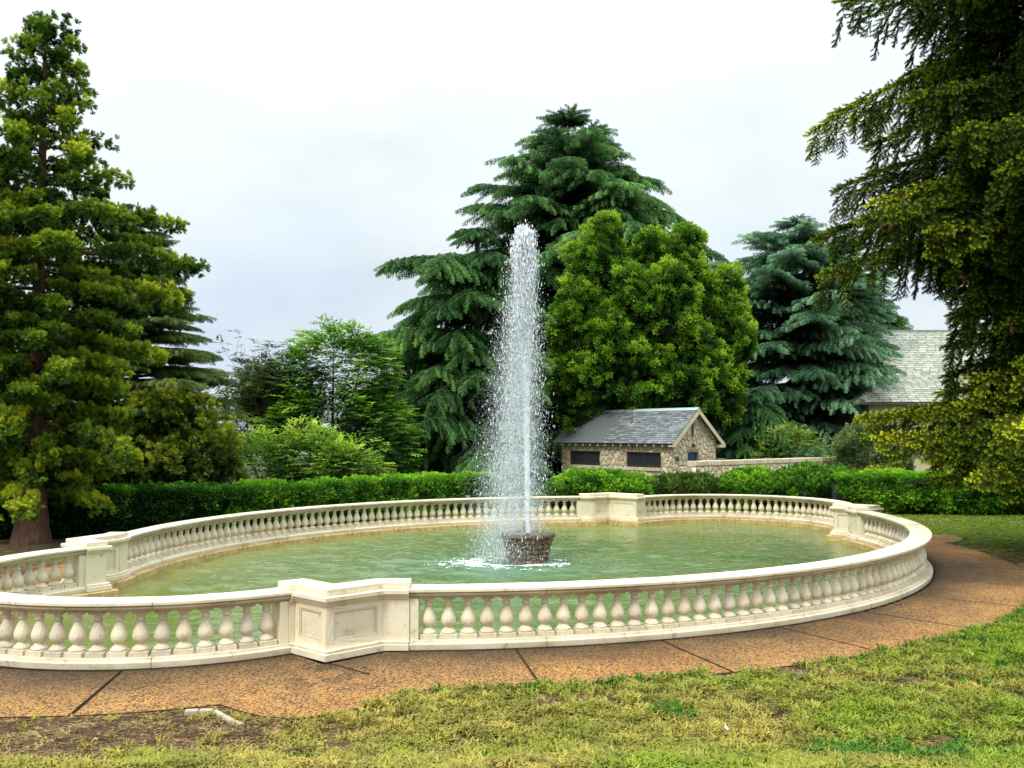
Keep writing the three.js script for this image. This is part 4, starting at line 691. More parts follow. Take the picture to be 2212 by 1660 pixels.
conifer({ name: 'blue_cedar', label: 'blue-green cedar with several tops between the broadleaf tree and the spruce', pos: [17.3, 0, -55], h: 15.8, low: 1.2, n: 165, tier: 1.1, short: 0.38, trunk: 0.4, seed: 315, bark: greyBark, sprig: 'cedar', radius: table([[1.2, 6.2], [6, 6.0], [9.5, 5.7], [12, 5.0], [13.6, 2.9], [14.8, 1.6], [15.8, 0.3]]), pitch: (h) => 0.06 + 0.45 * h * h, droop: (h) => 0.16, bough: plates({ size: 1.05, wide: 0.30, hang: 0.38, colors: BLUE, skip: 0.15 }) });
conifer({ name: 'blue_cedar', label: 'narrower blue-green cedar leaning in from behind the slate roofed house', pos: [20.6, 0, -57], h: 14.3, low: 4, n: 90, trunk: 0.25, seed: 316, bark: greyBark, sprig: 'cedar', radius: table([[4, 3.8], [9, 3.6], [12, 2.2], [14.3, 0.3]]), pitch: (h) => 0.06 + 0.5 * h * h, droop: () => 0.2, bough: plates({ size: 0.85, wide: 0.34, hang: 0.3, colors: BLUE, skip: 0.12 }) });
conifer({ name: 'far_conifer', label: 'dark green conifer showing above the slate roof ridge of the house', pos: [27, 0, -66], h: 12.6, low: 3, n: 90, trunk: 0.25, seed: 317, bark: greyBark, sprig: 'cedar', radius: table([[3, 4.2], [9, 3.4], [12.6, 0.3]]), pitch: () => 0.1, droop: () => 0.2, bough: plates({ size: 0.9, wide: 0.36, hang: 0.35, colors: CEDAR }) });

// the Norway spruce hung with cones, at the right edge
{
  const SPR = [[0.011, 0.024, 0.005], [0.04, 0.072, 0.011], [0.12, 0.165, 0.017], [0.31, 0.33, 0.026]], cones = [];
  const R = table([[1.2, 3.2], [1.8, 3.8], [3.0, 4.3], [3.5, 3.8], [4.1, 2.5], [5.4, 2.5], [6.2, 3.4], [6.9, 5.0], [7.8, 5.6], [8.6, 5.1], [9.6, 4.8], [11.5, 4.8], [14, 3.9], [17.5, 0.5]]);
  const { t } = conifer({ name: 'norway_spruce', label: 'large spruce hung with reddish brown cones along the right edge', pos: [11.9, 0, -19.4], h: 17.5, low: 1.75, n: 175, crowd: 1.35, short: 0.42, trunk: 0.34, flare: 0.5, seed: 321, bark: brownBark, sprig: 'spruce', radius: R, pitch: (h) => 0.06, droop: (h) => (h < 0.13 ? 0.12 : 0.2),
    bough: ({ r, P, L, dir, across, list, tan, y, h }) => {
      const ds = 0.23 / L, out = y < 3.6 || r() < 0.25;
      for (let s = 0.22; s <= 1.0001; s += ds) {
        const p = P(s), T = tan(Math.max(s, 0.05)); if (p.y < 1.65) continue;
        for (const e of [-1, 1]) {
          const SL = 0.12 + 0.3 * L * Math.pow(1 - s, 0.7) * (0.5 + 0.7 * r()), k = Math.max(1, Math.round(SL / 0.34));
          for (let j = 0; j < k; j++) {
            const q = (j + r() * 0.4) / k, b = p.clone().addScaledVector(across, e * SL * q).addScaledVector(T, 0.3 * SL * q).add(V(0, -0.15 * q * SL, 0)), m = 1 + Math.floor(r() * (3.0 + 1.6 * (1 - s)) * (y > 3 ? 1 : 0.5)); let pos = b;
            for (let c = 0; c < m; c++) { if (pos.y < 1.3 + 0.7 * r()) break; const dn = c / 2.2, x = T.clone().multiplyScalar(0.55 - 0.1 * c).addScaledVector(across, e * 0.5 + (r() - 0.5) * 0.7).add(V(0, -0.35 - 0.9 * dn + (r() - 0.5) * 0.6, 0)).normalize(); stand(list, pos, x, UP, 0.40 + 0.2 * r(), shade(SPR, (out ? 0.42 : 0.16) + 0.36 * s - 0.1 * c + (r() - 0.5) * 0.35, r), (r() - 0.5) * 1.2); pos = pos.clone().add(V(x.x * 0.14, -0.25, x.z * 0.14)); }
            if (s > 0.55 && r() < 0.06 && p.y > 1.9) cones.push([b.x + (r() - 0.5) * 0.15, b.y - 0.2, b.z + (r() - 0.5) * 0.15, r()]);
          }
        }
        stand(list, p, T, UP, 0.45 + 0.15 * r(), shade(SPR, (out ? 0.55 : 0.2) + 0.4 * s, r), (r() - 0.5));
      }
      if (r() < 0.6) { const p = P(0.96); for (let k = 0; k < 1 + r() * 3; k++) cones.push([p.x + (r() - 0.5) * 0.35, p.y - 0.12, p.z + (r() - 0.5) * 0.35, r()]); }
    } });
  const cs = new Soup(), n = 13; // a hanging cone with overlapping scales
  const prof = (q) => 0.026 * Math.sin(Math.PI * Math.pow(clamp(q, 0.02, 0.98), 0.8)) + 0.004;
  for (let j = 0; j < n; j++) for (let k = 0; k < 8; k++) { const a = (k + (j % 2) * 0.5) / 8 * 6.2832, q = j / n, q2 = (j + 1.7) / n, A = (w, r, y) => V(Math.cos(w) * r, -y * 0.165, Math.sin(w) * r), w = 0.46; cs.tri(A(a - w, prof(q) * 0.9, q), A(a, prof(q2) + 0.007, Math.min(q2, 1)), A(a + w, prof(q) * 0.9, q)); }
  const cg = cs.geo(), coneMats = [rgb(0.33, 0.15, 0.065), rgb(0.38, 0.20, 0.095), rgb(0.27, 0.115, 0.06)].map((color) => std({ color, roughness: 0.75, side: THREE.DoubleSide }));
  // the cones one can see: those towards the pool and the viewer
  cones.filter((c) => c[0] < 1.2 && c[2] > -3.2 && c[1] < 11.6).slice(0, 170).forEach((c, i) => { const m = part('cone', cg, coneMats[i % 3], t); m.position.set(c[0], c[1], c[2]); m.rotation.set((c[3] - 0.5) * 0.5, c[3] * 40, (c[3] - 0.5) * 0.6); m.scale.setScalar(1.0 + 0.4 * c[3]); });
}

// ---------------------------------------------------------------- broadleaf crowns: clumps over the skins of several lobes
function leafy(o) { // o.lobes: [x, y, z, rx, ry, rz] from the thing's base
  const r = rngOf(o.seed), t = thing(o.name, o.label, o.category ?? 'tree', o.pos, o.turn ?? 0, o.group), list = [], wood = new Soup();
  const inside = (p, k) => o.lobes.some((b, i) => i !== k && ((p.x - b[0]) / b[3]) ** 2 + ((p.y - b[1]) / b[4]) ** 2 + ((p.z - b[2]) / b[5]) ** 2 < 0.55);
  o.lobes.forEach((b, k) => {
    const area = (b[3] * b[4] + b[4] * b[5] + b[3] * b[5]) * 4.19, n = Math.round(area * o.density);
    for (let i = 0; i < n; i++) {
      const c = 1 - 2 * r(), a = r() * 6.2832, q = Math.sqrt(1 - c * c), d = V(q * Math.cos(a), c, q * Math.sin(a)), w = [b[0] + d.x * b[3], b[1] + d.y * b[4], b[2] + d.z * b[5]];
      const lump = fbm(w[0] * o.lump + o.seed, w[1] * o.lump, w[2] * o.lump, 2) + 0.55 * n3(w[0] * o.lump * 2.9, w[1] * o.lump * 2.9 + o.seed, w[2] * o.lump * 2.9), f = (r() < 0.35 ? 0.62 + 0.28 * r() : 0.9 + 0.14 * r()) + lump * (o.rough ?? 0.34), p = V(b[0] + d.x * b[3] * f, b[1] + d.y * b[4] * f, b[2] + d.z * b[5] * f);
      if (p.y < (o.floor ?? 0.1) || inside(p, k)) continue;
      const nr = V(d.x / b[3], d.y / b[4], d.z / b[5]).normalize(), x = o.flat ? V(nr.x, 0.05 + nr.y * 0.3, nr.z).add(V(r() - 0.5, (r() - 0.5) * 0.3, r() - 0.5)) : nr.clone().add(V((r() - 0.5) * 0.9, 0.25 + (r() - 0.5) * 0.7, (r() - 0.5) * 0.9));
      stand(list, p, x, Math.abs(nr.y) > 0.95 ? V(0.3, 1, 0.2).normalize() : UP, o.size * (0.7 + 0.6 * r()), shade(o.colors, 0.40 + lump * 1.1 + 0.3 * nr.y + (f - 0.95) * 0.5 + (r() - 0.5) * 0.3, r), (r() - 0.5) * (o.flat ? 0.6 : 3));  // lit clump tops and dark gaps are painted into the leaf colours
    }
    if (o.trunk) limb(wood, [V(0, 0.2, 0), V(b[0] * 0.3, b[1] * 0.45, b[2] * 0.3), V(b[0] * 0.8, b[1] * 0.8, b[2] * 0.8), V(b[0], b[1] + b[4] * 0.5, b[2])], o.trunk * 0.5, 0.02, 6);
  });
  if (o.trunk) { limb(wood, [V(0, -0.3, 0), V(0, 0.6, 0), V(0, 1.6, 0)], o.trunk, o.trunk * 0.7, 8); part('trunk', wood.geo(1), o.bark ?? brownBark, t); }
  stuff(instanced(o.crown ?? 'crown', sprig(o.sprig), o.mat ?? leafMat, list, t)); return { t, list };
}
const MAGNOLIA = [[0.009, 0.036, 0.004], [0.05, 0.155, 0.013], [0.155, 0.35, 0.022], [0.42, 0.62, 0.045]];
{
  const d = 46, px = d / 1963.4, cx = 1395, lobe = (x, y, rx, ry, dz = 0) => { const p = at(x, y, d); return [p.x - 6.77, p.y, dz, rx * px * 0.9, ry * px * 0.9, (rx + 20) * px * 0.8]; };
  leafy({ name: 'broadleaf_tree', label: 'dense bright green broadleaf tree rising behind the stone shed roof', pos: [6.77, 0, -d], seed: 331, lobes: [lobe(1290, 585, 68, 85), lobe(1262, 700, 72, 100, 0.5), lobe(1240, 830, 58, 110, 0.6), lobe(1445, 580, 75, 72, -0.3), lobe(1410, 690, 105, 120, 0.8), lobe(1520, 690, 72, 105, -0.2), lobe(1545, 810, 58, 110, 0.2), lobe(1340, 810, 110, 95, 1.0), lobe(1450, 830, 105, 95, 0.8), lobe(1305, 515, 34, 48, 0.3), lobe(1265, 600, 36, 52, 0.6), lobe(1400, 545, 34, 44, 0.5), lobe(1478, 530, 38, 46, -0.2), lobe(1565, 640, 36, 60, 0.2), lobe(1585, 740, 34, 62, 0.5), lobe(1222, 730, 36, 60, 0.9), lobe(1352, 640, 40, 62, 1.6), lobe(1440, 640, 42, 60, 1.8), lobe(1312, 740, 44, 66, 1.9), lobe(1492, 770, 44, 66, 1.6)], density: 40, lump: 0.95, rough: 0.62, size: 0.39, colors: MAGNOLIA, sprig: 'broad', mat: glossyLeaf, trunk: 0.35, floor: 1 });
}
const LAYER = [[0.010, 0.038, 0.006], [0.045, 0.145, 0.014], [0.13, 0.31, 0.025], [0.32, 0.53, 0.05]], OLIVE = [[0.018, 0.036, 0.01], [0.05, 0.085, 0.02], [0.11, 0.165, 0.035], [0.2, 0.26, 0.06]];
leafy({ name: 'leafy_tree', label: 'layered green tree between the half bare tree and the broad deodar', pos: [-7.3, 0, -37], seed: 332, lobes: [[0, 5.0, 0, 1.5, 1.9, 1.5], [-0.9, 4.5, 0.2, 1.2, 1.6, 1.2], [1.1, 4.9, 0, 1.2, 1.8, 1.3], [0.3, 2.8, 0.4, 2.1, 1.9, 1.7], [1.6, 2.2, 0.3, 1.5, 2.0, 1.6], [-1.0, 2.2, 0.5, 1.5, 1.6, 1.4]], density: 44, lump: 1.1, rough: 0.6, size: 0.46, colors: LAYER, sprig: 'layer', flat: true, trunk: 0.2 });
leafy({ name: 'shrub', label: 'low bright green spreading shrub in front of the half bare tree', category: 'shrub', pos: [-8.9, 0, -32], seed: 333, lobes: [[0, 1.2, 0, 1.7, 1.15, 1.2], [1.6, 1.4, -0.2, 1.7, 1.2, 1.1], [-1.3, 0.85, 0.1, 1.1, 0.75, 1.0], [3.0, 1.1, 0.1, 1.3, 1.0, 1.0]], density: 55, lump: 1.4, rough: 0.6, size: 0.36, colors: [[0.02, 0.06, 0.008], [0.08, 0.18, 0.018], [0.20, 0.36, 0.03], [0.40, 0.56, 0.05]], sprig: 'layer', flat: true });
leafy({ name: 'shrub', label: 'bright yellow-green shrub behind the garden wall beside the low deodar', category: 'shrub', pos: [13.2, 0, -43.6], seed: 334, lobes: [[0, 1.5, 0, 1.1, 1.3, 0.9], [0.8, 1.2, 0.2, 0.9, 1.1, 0.8], [-0.8, 1.0, 0.2, 0.8, 0.9, 0.7]], density: 34, lump: 1.5, rough: 0.6, size: 0.34, colors: [[0.04, 0.09, 0.008], [0.10, 0.2, 0.015], [0.18, 0.3, 0.02], [0.28, 0.38, 0.04]], sprig: 'layer', flat: true });
leafy({ name: 'shrub', label: 'pale green rounded shrub at the right end of the garden wall', category: 'shrub', pos: [16.4, 0, -42.2], seed: 335, lobes: [[0, 1.6, 0, 1.15, 1.35, 1.1], [0.9, 1.1, 0.4, 0.9, 1.1, 0.9]], density: 40, lump: 1.6, rough: 0.5, size: 0.26, colors: [[0.05, 0.09, 0.03], [0.10, 0.17, 0.06], [0.17, 0.26, 0.09], [0.26, 0.32, 0.13]], sprig: 'box' });
leafy({ name: 'weeping_conifer', label: 'olive green feathery conifer spreading low below the dark cedar', pos: [-9.6, 0, -27.2], seed: 303, lobes: [[0, 1.5, 0, 1.5, 1.3, 1.1], [-1.6, 1.5, 0, 1.5, 1.5, 1.1], [-0.9, 3.0, -0.4, 1.2, 0.9, 1.0]], density: 60, lump: 1.3, rough: 0.8, size: 0.25, colors: [[0.016, 0.036, 0.008], [0.075, 0.135, 0.02], [0.20, 0.29, 0.036], [0.44, 0.50, 0.06]], sprig: 'tuft', mat: needleMat, trunk: 0.09 });
[[-17.5, -27, 2.2], [-14.6, -26.2, 1.5], [-15.5, -32, 2.6]].forEach(([x, z, h], i) => leafy({ name: 'dark_shrub', label: ['dark evergreen shrub at the far left behind the redwood', 'lower dark shrub just behind the redwood trunk', 'tall dark shrub filling the gap behind the redwood and cedar'][i], category: 'shrub', pos: [x, 0, z], seed: 340 + i, lobes: [[0, h * 0.5, 0, 1.9, h * 0.62, 1.4], [1.4, h * 0.4, 0.2, 1.4, h * 0.5, 1.2]], density: 24, lump: 1.2, rough: 0.4, size: 0.36, colors: [[0.008, 0.02, 0.006], [0.016, 0.036, 0.01], [0.03, 0.06, 0.016]], sprig: 'broad' }));
[[1.0, -56, 8, 5], [-5.2, -52, 6.5, 3.5], [9.5, -58, 10, 5], [14, -62, 7, 5], [-1.5, -60, 8, 5], [24, -62, 7, 5]].forEach(([x, z, h, w], i) => leafy({ name: 'woodland_tree', label: ['dark woodland tree hidden behind the water jet', 'dark woodland tree behind the layered green tree', 'dark woodland tree behind the broadleaf crown', 'dark woodland tree glimpsed under the blue cedar', 'dark woodland tree glimpsed through the broad deodar', 'dark woodland tree between blue cedar and house'][i], pos: [x, 0, z], seed: 350 + i, lobes: [[0, h * 0.5, 0, w * 0.8, h * 0.5, w * 0.5], [w * 0.5, h * 0.35, 0, w * 0.6, h * 0.38, w * 0.4], [-w * 0.5, h * 0.35, 0, w * 0.6, h * 0.38, w * 0.4]], density: 7, lump: 0.6, rough: 0.4, size: 0.95, colors: [[0.008, 0.02, 0.006], [0.02, 0.042, 0.012], [0.04, 0.075, 0.02]], sprig: 'broad', trunk: 0.3 }));

{ // the half bare tree: many thin upright grey stems, sparse leaves below
  const r = rngOf(361), t = thing('bare_tree', 'half bare tree with thin grey upright stems left of the layered tree', 'tree', [-9.7, 0, -37.5]), wood = new Soup(), list = [];
  const grow = (p, d, L, rad, lv) => {
    const pts = [p]; let q = p.clone(), dd = d.clone(); for (let i = 0; i < 4; i++) { dd.add(V((r() - 0.5) * 0.28, 0.06, (r() - 0.5) * 0.28)).normalize(); q = q.clone().addScaledVector(dd, L / 4); pts.push(q); }
    limb(wood, pts, rad, rad * 0.55, lv > 1 ? 4 : 6);
    if (lv >= 1 && q.y < 6.2 || (lv === 3 && r() < 0.3)) for (let i = 0; i < (lv === 3 ? 8 : 4); i++) { const s = pts[1 + Math.floor(r() * 4)]; stand(list, s.clone().add(V((r() - 0.5) * 0.3, (r() - 0.5) * 0.15, (r() - 0.5) * 0.3)), V(r() - 0.5, 0.1, r() - 0.5), UP, 0.32 + 0.2 * r(), shade(OLIVE, 0.3 + 0.6 * r() - (q.y > 5 ? 0.25 : 0), r), (r() - 0.5)); }
    if (lv < 3) { const n = lv === 0 ? 4 : 4; for (let i = 0; i < n; i++) { const s = pts[2 + Math.floor(r() * 3)], e = dd.clone().add(V((r() - 0.5) * 1.25, 0.15 * r(), (r() - 0.5) * 1.25)).normalize(); grow(s, e, L * (0.55 + 0.25 * r()), rad * 0.5, lv + 1); } }
  };
  for (let i = 0; i < 7; i++) { const a = i * 0.9 + r(), k = 0.12 + 0.36 * r(); grow(V(Math.cos(a) * 0.25, -0.2, Math.sin(a) * 0.25), V(Math.cos(a) * k, 1, Math.sin(a) * k).normalize(), 2.25 + 0.8 * r(), 0.08, 0); }
  part('trunk', wood.geo(1), bark(0.36, 0.35, 0.33), t); stuff(instanced('crown', sprig('layer'), leafMat, list, t));
}

// ---------------------------------------------------------------- hedges and clipped shrubs
const BOX = [[0.010, 0.045, 0.004], [0.042, 0.15, 0.010], [0.11, 0.29, 0.015], [0.24, 0.46, 0.025]];
function hedge(name, label, pts, h, w, o) { // a clipped hedge along a line on the ground
  const r = rngOf(o.seed), t = thing(name, label, 'hedge', [pts[0][0], 0, pts[0][1]]), list = [], core = new Soup(), o0 = V(pts[0][0], 0, pts[0][1]);
  for (let i = 0; i < pts.length - 1; i++) {
    const a = V(pts[i][0], 0, pts[i][1]).sub(o0), b = V(pts[i + 1][0], 0, pts[i + 1][1]).sub(o0), d = b.clone().sub(a), L = d.length(); d.divideScalar(L); const c = V(-d.z, 0, d.x);
    const P = (s, k, y) => a.clone().addScaledVector(d, s).addScaledVector(c, k).add(V(0, y, 0)), hw = w / 2 - 0.16, hh = h - 0.16;
    core.quad(P(-0.1, -hw, 0), P(L + 0.1, -hw, 0), P(L + 0.1, -hw, hh), P(-0.1, -hw, hh)); core.quad(P(L + 0.1, hw, 0), P(-0.1, hw, 0), P(-0.1, hw, hh), P(L + 0.1, hw, hh)); core.quad(P(-0.1, -hw, hh), P(L + 0.1, -hw, hh), P(L + 0.1, hw, hh), P(-0.1, hw, hh)); core.quad(P(-0.1, -hw, 0), P(-0.1, -hw, hh), P(-0.1, hw, hh), P(-0.1, hw, 0)); core.quad(P(L + 0.1, hw, 0), P(L + 0.1, hw, hh), P(L + 0.1, -hw, hh), P(L + 0.1, -hw, 0));
    const n = Math.round(L * (2 * h + w) * (o.density ?? 120));
    for (let k = 0; k < n; k++) {
      const s = r() * L, g = r() * (2 * h + w); let p, nr; if (g < h) { p = P(s, -w / 2, g); nr = c.clone().negate(); } else if (g < 2 * h) { p = P(s, w / 2, g - h); nr = c.clone(); } else { p = P(s, g - 2 * h - w / 2, h); nr = UP.clone(); }
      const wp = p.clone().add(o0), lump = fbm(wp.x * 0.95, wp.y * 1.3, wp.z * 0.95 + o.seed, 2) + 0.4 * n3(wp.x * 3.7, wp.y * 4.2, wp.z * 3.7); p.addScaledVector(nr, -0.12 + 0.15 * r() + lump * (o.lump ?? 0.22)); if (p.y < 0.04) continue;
      const paintedShade = o.paintedShade ? o.paintedShade(wp) : 0, x = nr.clone().add(V((r() - 0.5) * 0.9, 0.35 + (r() - 0.5) * 0.6, (r() - 0.5) * 0.9)); stand(list, p, x, Math.abs(x.y) > 0.9 * x.length() ? V(1, 0, 0.2).normalize() : UP, 0.20 + 0.1 * r(), shade(BOX, 0.38 + 0.3 * nr.y + lump * 1.3 + (r() - 0.5) * 0.35 - paintedShade, r), r() * 6.28);  // tops and bulges painted lighter as if lit, hollows darker as if shaded
    }
  }
  part('dark_core', core.geo(), std({ color: rgb(0.012, 0.02, 0.008), roughness: 1 }), t); stuff(instanced('leaves', sprig('box'), leafMat, list, t));  // added solid dark core that blocks the view through the leaves
}
hedge('long_hedge', 'long low clipped hedge following the back left side of the pool', [[-14.5, -23.2], [-11.5, -23.4], [-8.6, -24.3], [-6.3, -26.4], [-3.6, -29.3], [-0.7, -31.4]], 1.0, 1.15, { seed: 371, paintedShade: (p) => 0.55 * smoothstep(-p.x, 6.5, 9.5) });  // left end darkened: shade under the trees painted into its leaves
hedge('short_hedge', 'dark green hedge at the far right beneath the spruce', [[10.8, -30.6], [15.5, -30.0], [21.5, -29.9]], 1.05, 1.5, { seed: 372, lump: 0.35 });
const mound = (label, px, d, w, top, seed, colors = BOX, depth = 1.0) => { const p = at(px, 1000, d), Y = EYE - (top - 938.7) * d / 1963.4; leafy({ name: 'boxwood_shrub', label, category: 'shrub', pos: [p.x, 0, -d], seed, lobes: [[0, Y * 0.42, 0, w, Y * 0.5, depth], [-w * 0.45, Y * 0.36, 0.1, w * 0.62, Y * 0.44, depth * 0.9], [w * 0.45, Y * 0.36, 0.1, w * 0.62, Y * 0.44, depth * 0.9]], density: 70, lump: 1.5, rough: 0.26, size: 0.25, colors, sprig: 'box', floor: 0.03, crown: 'leaves' }); };
mound('wide clipped boxwood below the left shed window, beside the jet', 1302, 32.6, 1.85, 1019, 381);
mound('dull green boxwood in front of the shed door', 1478, 32.8, 1.35, 1026, 382, [[0.014, 0.036, 0.006], [0.03, 0.07, 0.01], [0.06, 0.115, 0.015], [0.11, 0.18, 0.03]]);
mound('round boxwood in front of the garden wall, between duller and brighter ones', 1620, 32.2, 1.0, 1014, 383);
mound('largest brightest boxwood, just left of the low spruce branches', 1757, 31.6, 1.55, 1006, 384, [[0.012, 0.05, 0.005], [0.035, 0.12, 0.01], [0.075, 0.2, 0.014], [0.13, 0.3, 0.02]]);
mound('yellowish boxwood tucked under the lowest spruce branch', 1890, 31.2, 1.15, 1015, 385, [[0.03, 0.04, 0.006], [0.07, 0.09, 0.01], [0.14, 0.16, 0.02], [0.25, 0.24, 0.03]]);
mound('boxwood mound at the right edge behind the dark hedge', 2170, 31.8, 1.9, 1000, 386);
mound('boxwood mound between the yellowish shrub and the right edge', 2020, 32.0, 1.3, 1030, 387);

// ---------------------------------------------------------------- far hills
{
  const s = new THREE.PlaneGeometry(1500, 420, 90, 26).rotateX(-Math.PI / 2), p = s.attributes.position, c = [];
  for (let i = 0; i < p.count; i++) { const x = p.getX(i), z = p.getZ(i), q = (210 - z) / 420, n = fbm(x * 0.006, 2, z * 0.008, 4); p.setY(i, -13 + 22 * Math.pow(q, 1.25) * (0.75 + n * 0.7) + 4 * n); const f = smoothstep(fbm(x * 0.012, 9, z * 0.02, 3), 0.0, 0.1); c.push(...mix3([0.14, 0.30, 0.13], [0.035, 0.085, 0.05], f)); }
  s.setAttribute('color', new THREE.BufferAttribute(new Float32Array(c), 3)); s.computeVertexNormals(); s.translate(-250, 0, -760);
  structure('hills', s, std({ vertexColors: true, roughness: 1 }));
  const r = rngOf(391), list = []; for (let i = 0; i < 2600; i++) { const x = -420 + r() * 420, z = -560 - r() * 360, q = (-550 - z) / 420, n = fbm((x + 250) * 0.006, 2, (z + 760) * 0.008, 4); if (fbm((x + 250) * 0.012, 9, (z + 760) * 0.02, 3) < 0.02 && r() < 0.85) continue; stand(list, V(x, -12.5 + 22 * Math.pow(clamp(q, 0, 1), 1.25) * (0.75 + n * 0.7) + 4 * n, z), V(r() - 0.5, 1.4, r() - 0.5), V(1, 0, 0), 6 + 5 * r(), shade([[0.03, 0.07, 0.045], [0.06, 0.14, 0.08]], r(), r), r() * 6); }
  tag(stuff(instanced('far_wood', sprig('broad'), leafMat, list, scene)), 'distant wooded hillside seen beyond the left trees', 'woodland');
}
// ---------------------------------------------------------------- lawn grass
{
  const tuft = (seed, n, tall) => { const r = rngOf(seed), s = new Soup(); for (let i = 0; i < n; i++) { const a = r() * 6.2832, o = V(Math.cos(a) * r() * 0.05, -0.01, Math.sin(a) * r() * 0.05), b = r() * 6.2832, ln = 0.25 + 0.75 * r(), d = V(Math.cos(b) * ln, 1, Math.sin(b) * ln).normalize(), L = tall * (0.5 + 0.6 * r()), sd2 = V(-Math.sin(b), 0, Math.cos(b)), w = 0.0042 + 0.0038 * r(), m = o.clone().addScaledVector(d, L * 0.55), tip = m.clone().add(V(Math.cos(b) * L * 0.38, L * 0.22 - 0.25 * L * ln, Math.sin(b) * L * 0.38)), k = 0.75 + 0.5 * r(), c0 = [0.6 * k, 0.6 * k, 0.55 * k], c1 = [1.15 * k, 1.1 * k, k], q = (p, e) => p.clone().addScaledVector(sd2, e); s.quad(q(o, -w), q(o, w), q(m, w * 0.8), q(m, -w * 0.8), [0, 0], [1, 0], [1, 1], [0, 1], [c0, c0, c1, c1]); s.tri(q(m, -w * 0.8), q(m, w * 0.8), tip, [0, 0], [1, 0], [1, 1], [c1, c1, c1]); } return s.geo(); };
  const r = rngOf(401), near = [], far = [];
  const STRAW = [0.42, 0.36, 0.085], GREEN = [0.175, 0.265, 0.016], FRESH = [0.055, 0.15, 0.012], DULL = [0.20, 0.195, 0.045];
  const put = (list, x, z, sc) => {
    const s = sdAt(x, z); if (s < 1.58 + 0.07 * fbm(x * 3, 1, z * 3, 2)) return; const bare = bareSoil(x, z); if (r() < bare * 0.98) {
      if (list === near && r() < 0.5) { const m = M4().makeRotationY(r() * 6.2832); m.scale(V(sc * (0.7 + 0.8 * r()), sc * 0.16, sc * (0.7 + 0.8 * r()))); m.setPosition(x, groundY(x, z), z); const k = 0.6 + 0.8 * r(); list.push([m, r() < 0.35 ? rgb(0.30 * k, 0.22 * k, 0.09 * k) : rgb(0.11 * k, 0.062 * k, 0.032 * k)]); }
      return;
    }
    const a = fbm(x * 0.7, 6.6, z * 0.7, 3), b = fbm(x * 2.3, 2.1, z * 2.3, 3), right = smoothstep(x, -1.5, 5.5) * 0.42 + 0.36 * smoothstep(-z, 9, 12);
    let c = mix3(DULL, STRAW, clamp(0.5 + b * 1.6 + (r() - 0.5) * 0.7, 0, 1)); c = mix3(c, GREEN, clamp(0.2 + a * 1.5 + right + (r() - 0.5) * 0.45, 0, 1)); const lush = smoothstep(fbm(x * 1.1 - 4, 12, z * 1.6, 3), 0.22, 0.38) + smoothstep(0.6 - Math.hypot((x - 3.3) * 0.45, (z + 7.4) * 1.4), 0, 0.3) + 0.8 * (1 - smoothstep(s, 1.6, 1.85)) * smoothstep(x, -2, 0); if (r() < lush * 0.8) c = FRESH;
    const clump = 0.5 + 1.5 * fbm(x * 4.2, 3.1, z * 4.2, 2) + 0.25, k = 0.75 + 0.5 * r(), m = M4().makeRotationY(r() * 6.2832); m.scale(V(sc, sc * (0.55 + 0.6 * r()) * clamp(0.55 + 0.6 * clump, 0.4, 1.25), sc)); m.setPosition(x, groundY(x, z), z); if (clump < 0.34 + r() * 0.6) return; list.push([m, rgb(c[0] * k, c[1] * k, c[2] * k)]);
  };
  for (let i = 0; i < 84000; i++) { const d = 5.0 + 9.4 * Math.pow(r(), 1.1), x = (r() * 2 - 1) * (0.58 * d + 2.2); put(near, x, -d, 0.95 + 0.5 * r()); }
  for (let i = 0; i < 60000; i++) { const d = 13 + 17 * r(), x = r() < 0.8 ? 6 + r() * 13 : -17 + r() * 9; put(far, x, -d, 1.1 + 0.6 * r()); }
  tag(stuff(instanced('grass', tuft(411, 10, 0.125), foliage({ roughness: 0.8, transmission: 0.3 }), near, scene)), 'patchy straw and green lawn grass in front of the pool walk', 'grass');
  tag(stuff(instanced('grass', tuft(412, 8, 0.065), foliage({ roughness: 0.8, transmission: 0.3 }), far, scene)), 'yellow-green lawn grass beyond the walk by the hedges', 'grass');
}
// ---------------------------------------------------------------- small things on the lawn
{ // dry leaf and bark crumbs swept against the balustrade and under the spruce
  const r = rngOf(431), s = new Soup(); blade(s, V(-0.5, 0, 0), V(1, 0.12, 0).normalize(), V(0, 0, 1), 1, 0.45, [1, 1, 1], [0.8, 0.8, 0.8], 0.25);
  const list = []; for (let i = 0; i < 9000; i++) {
    const near = r() < 0.6, x = near ? -6 + 16 * r() : 7 + 4 * r(), z = near ? -9 - 10 * r() : -12 - 9 * r(), q = sdAt(x, z); if (q < 0.03 || q > 1.75) continue;
    const want = Math.exp(-q * 5) + 0.5 * Math.exp(-Math.abs(q - 1.6) * 9) + 0.6 * (1 - smoothstep(Math.hypot(x - 10.3, z + 16.8), 0.8, 4)) + 0.02; if (r() > want) continue;
    const m = M4().makeRotationY(r() * 6.28), k = 0.012 + 0.03 * r() * r(), c = 0.5 + r(); m.scale(V(k, k, k)); m.setPosition(x, 0.006, z); list.push([m, r() < 0.3 ? rgb(0.30 * c, 0.2 * c, 0.1 * c) : rgb(0.08 * c, 0.05 * c, 0.03 * c)]);
  }
  tag(stuff(instanced('leaf_litter', s.geo(), foliage({ transmission: 0, roughness: 0.9 }), list, scene)), 'dry brown leaf crumbs scattered along the walk', 'leaf litter');
}
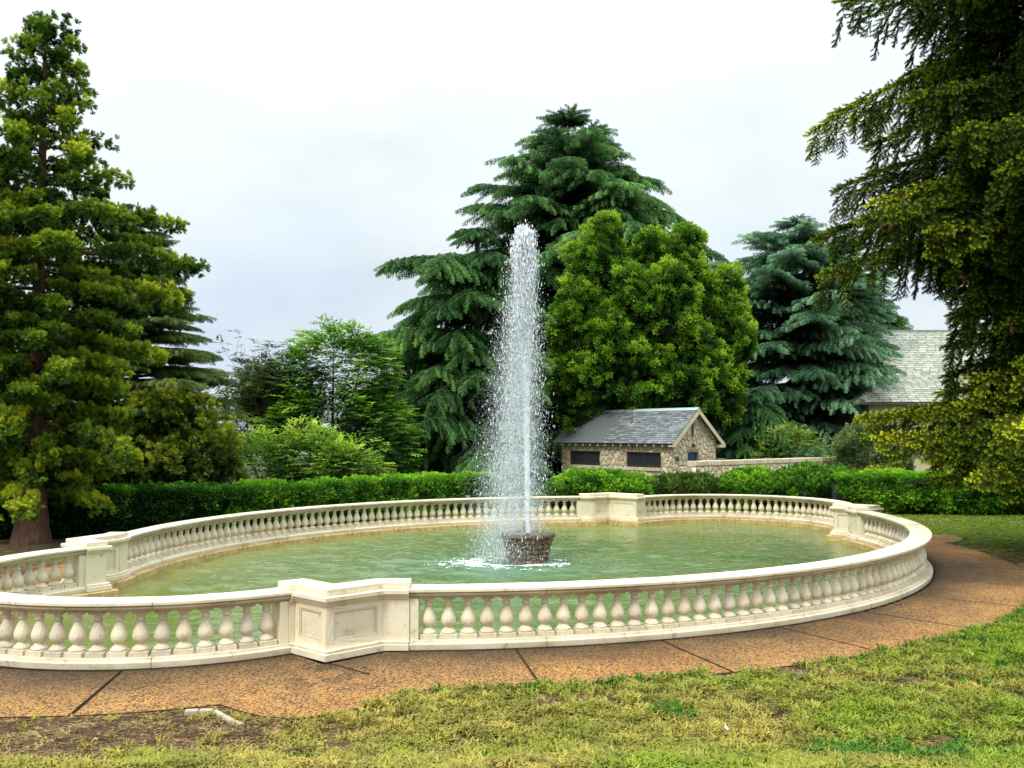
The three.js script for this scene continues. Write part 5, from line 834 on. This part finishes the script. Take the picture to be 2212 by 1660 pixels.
{
  const r = rngOf(421), pale = std({ color: rgb(0.62, 0.53, 0.36), map: scaled(rockTex, 2), roughness: 0.9, bumpMap: rockBump, bumpScale: 0.01 });
  const ed = thing('path_edging', 'broken pale concrete edging at the corner of the walk', 'edging', [0, 0, 0]);
  const pts = [at(398, 1527, 8.6), at(430, 1521, 8.62), at(462, 1522, 8.62), at(484, 1534, 8.45), at(505, 1546, 8.3), at(524, 1555, 8.2)].map((p) => { const d = -p.z; return p; });
  for (let i = 0; i < pts.length - 1; i++) { const a = pts[i].clone().setY(0), b = pts[i + 1].clone().setY(0), L = a.distanceTo(b), g = new RoundedBoxGeometry(L * 0.93, 0.05, 0.05 + 0.02 * r(), 2, 0.015); const m = part('edging_stone', g, pale, ed); m.position.copy(a).add(b).multiplyScalar(0.5).setY(-0.005); m.rotation.y = Math.atan2(-(b.z - a.z), b.x - a.x); }
  const leafShape = (L, W, curl) => { const s = new Soup(), n = 8, P = (i, e) => { const t = i / n, w = W * Math.sin(Math.PI * Math.pow(t, 0.8)) * 0.5; return V(t * L - L / 2, curl * (t - 0.5) ** 2 + (e ? 0.25 * w : 0), e * w); }; for (let i = 0; i < n; i++) for (const e of [-1, 1]) s.quad(P(i, 0), P(i + 1, 0), P(i + 1, e), P(i, e)); return s.geo(0.8); };
  const ground = (px, py) => { const d0 = 5059 / (py - 938.7); let d = d0; for (let i = 0; i < 8; i++) { const p = at(px, py, d); d += (p.y - groundY(p.x, p.z) - 0.03) * 2; d = Math.max(3, d); } return at(px, py, d); };
  [[915, 1649, 0.20, 0.07, 0.5, [0.42, 0.27, 0.17], 'dry tan fallen leaf on the lawn at the bottom centre'], [1572, 1586, 0.10, 0.05, 2.0, [0.8, 0.76, 0.7], 'small white petal on the lawn left of the fresh green patch'], [895, 1640, 0.10, 0.03, 1.2, [0.35, 0.3, 0.12], 'narrow curled leaf beside the larger tan leaf']].forEach(([px, py, L, W, a, c, label]) => { const p = ground(px, py), m = part('fallen_leaf', leafShape(L, W, 0.25), std({ color: rgb(...c), roughness: 0.8, side: THREE.DoubleSide }), scene); m.position.copy(p).add(V(0, 0.02, 0)); m.rotation.set(0.25, a, 0.1); tag(m, label, 'leaf'); });
  const tw = ground(690, 1625), s = new Soup(); limb(s, [V(-0.32, 0, 0.1), V(-0.1, 0.02, 0.02), V(0.12, 0.015, -0.02), V(0.33, 0.03, -0.09)], 0.008, 0.003, 5); limb(s, [V(0.05, 0.015, 0), V(0.15, 0.04, 0.07), V(0.22, 0.03, 0.12)], 0.004, 0.002, 4);
  const t = part('twig', s.geo(1), bark(0.4, 0.3, 0.2), scene); t.position.copy(tw).add(V(0, 0.03, 0)); tag(t, 'thin pale twig lying on the lawn left of centre', 'twig');
}
renderer.render(scene, camera);
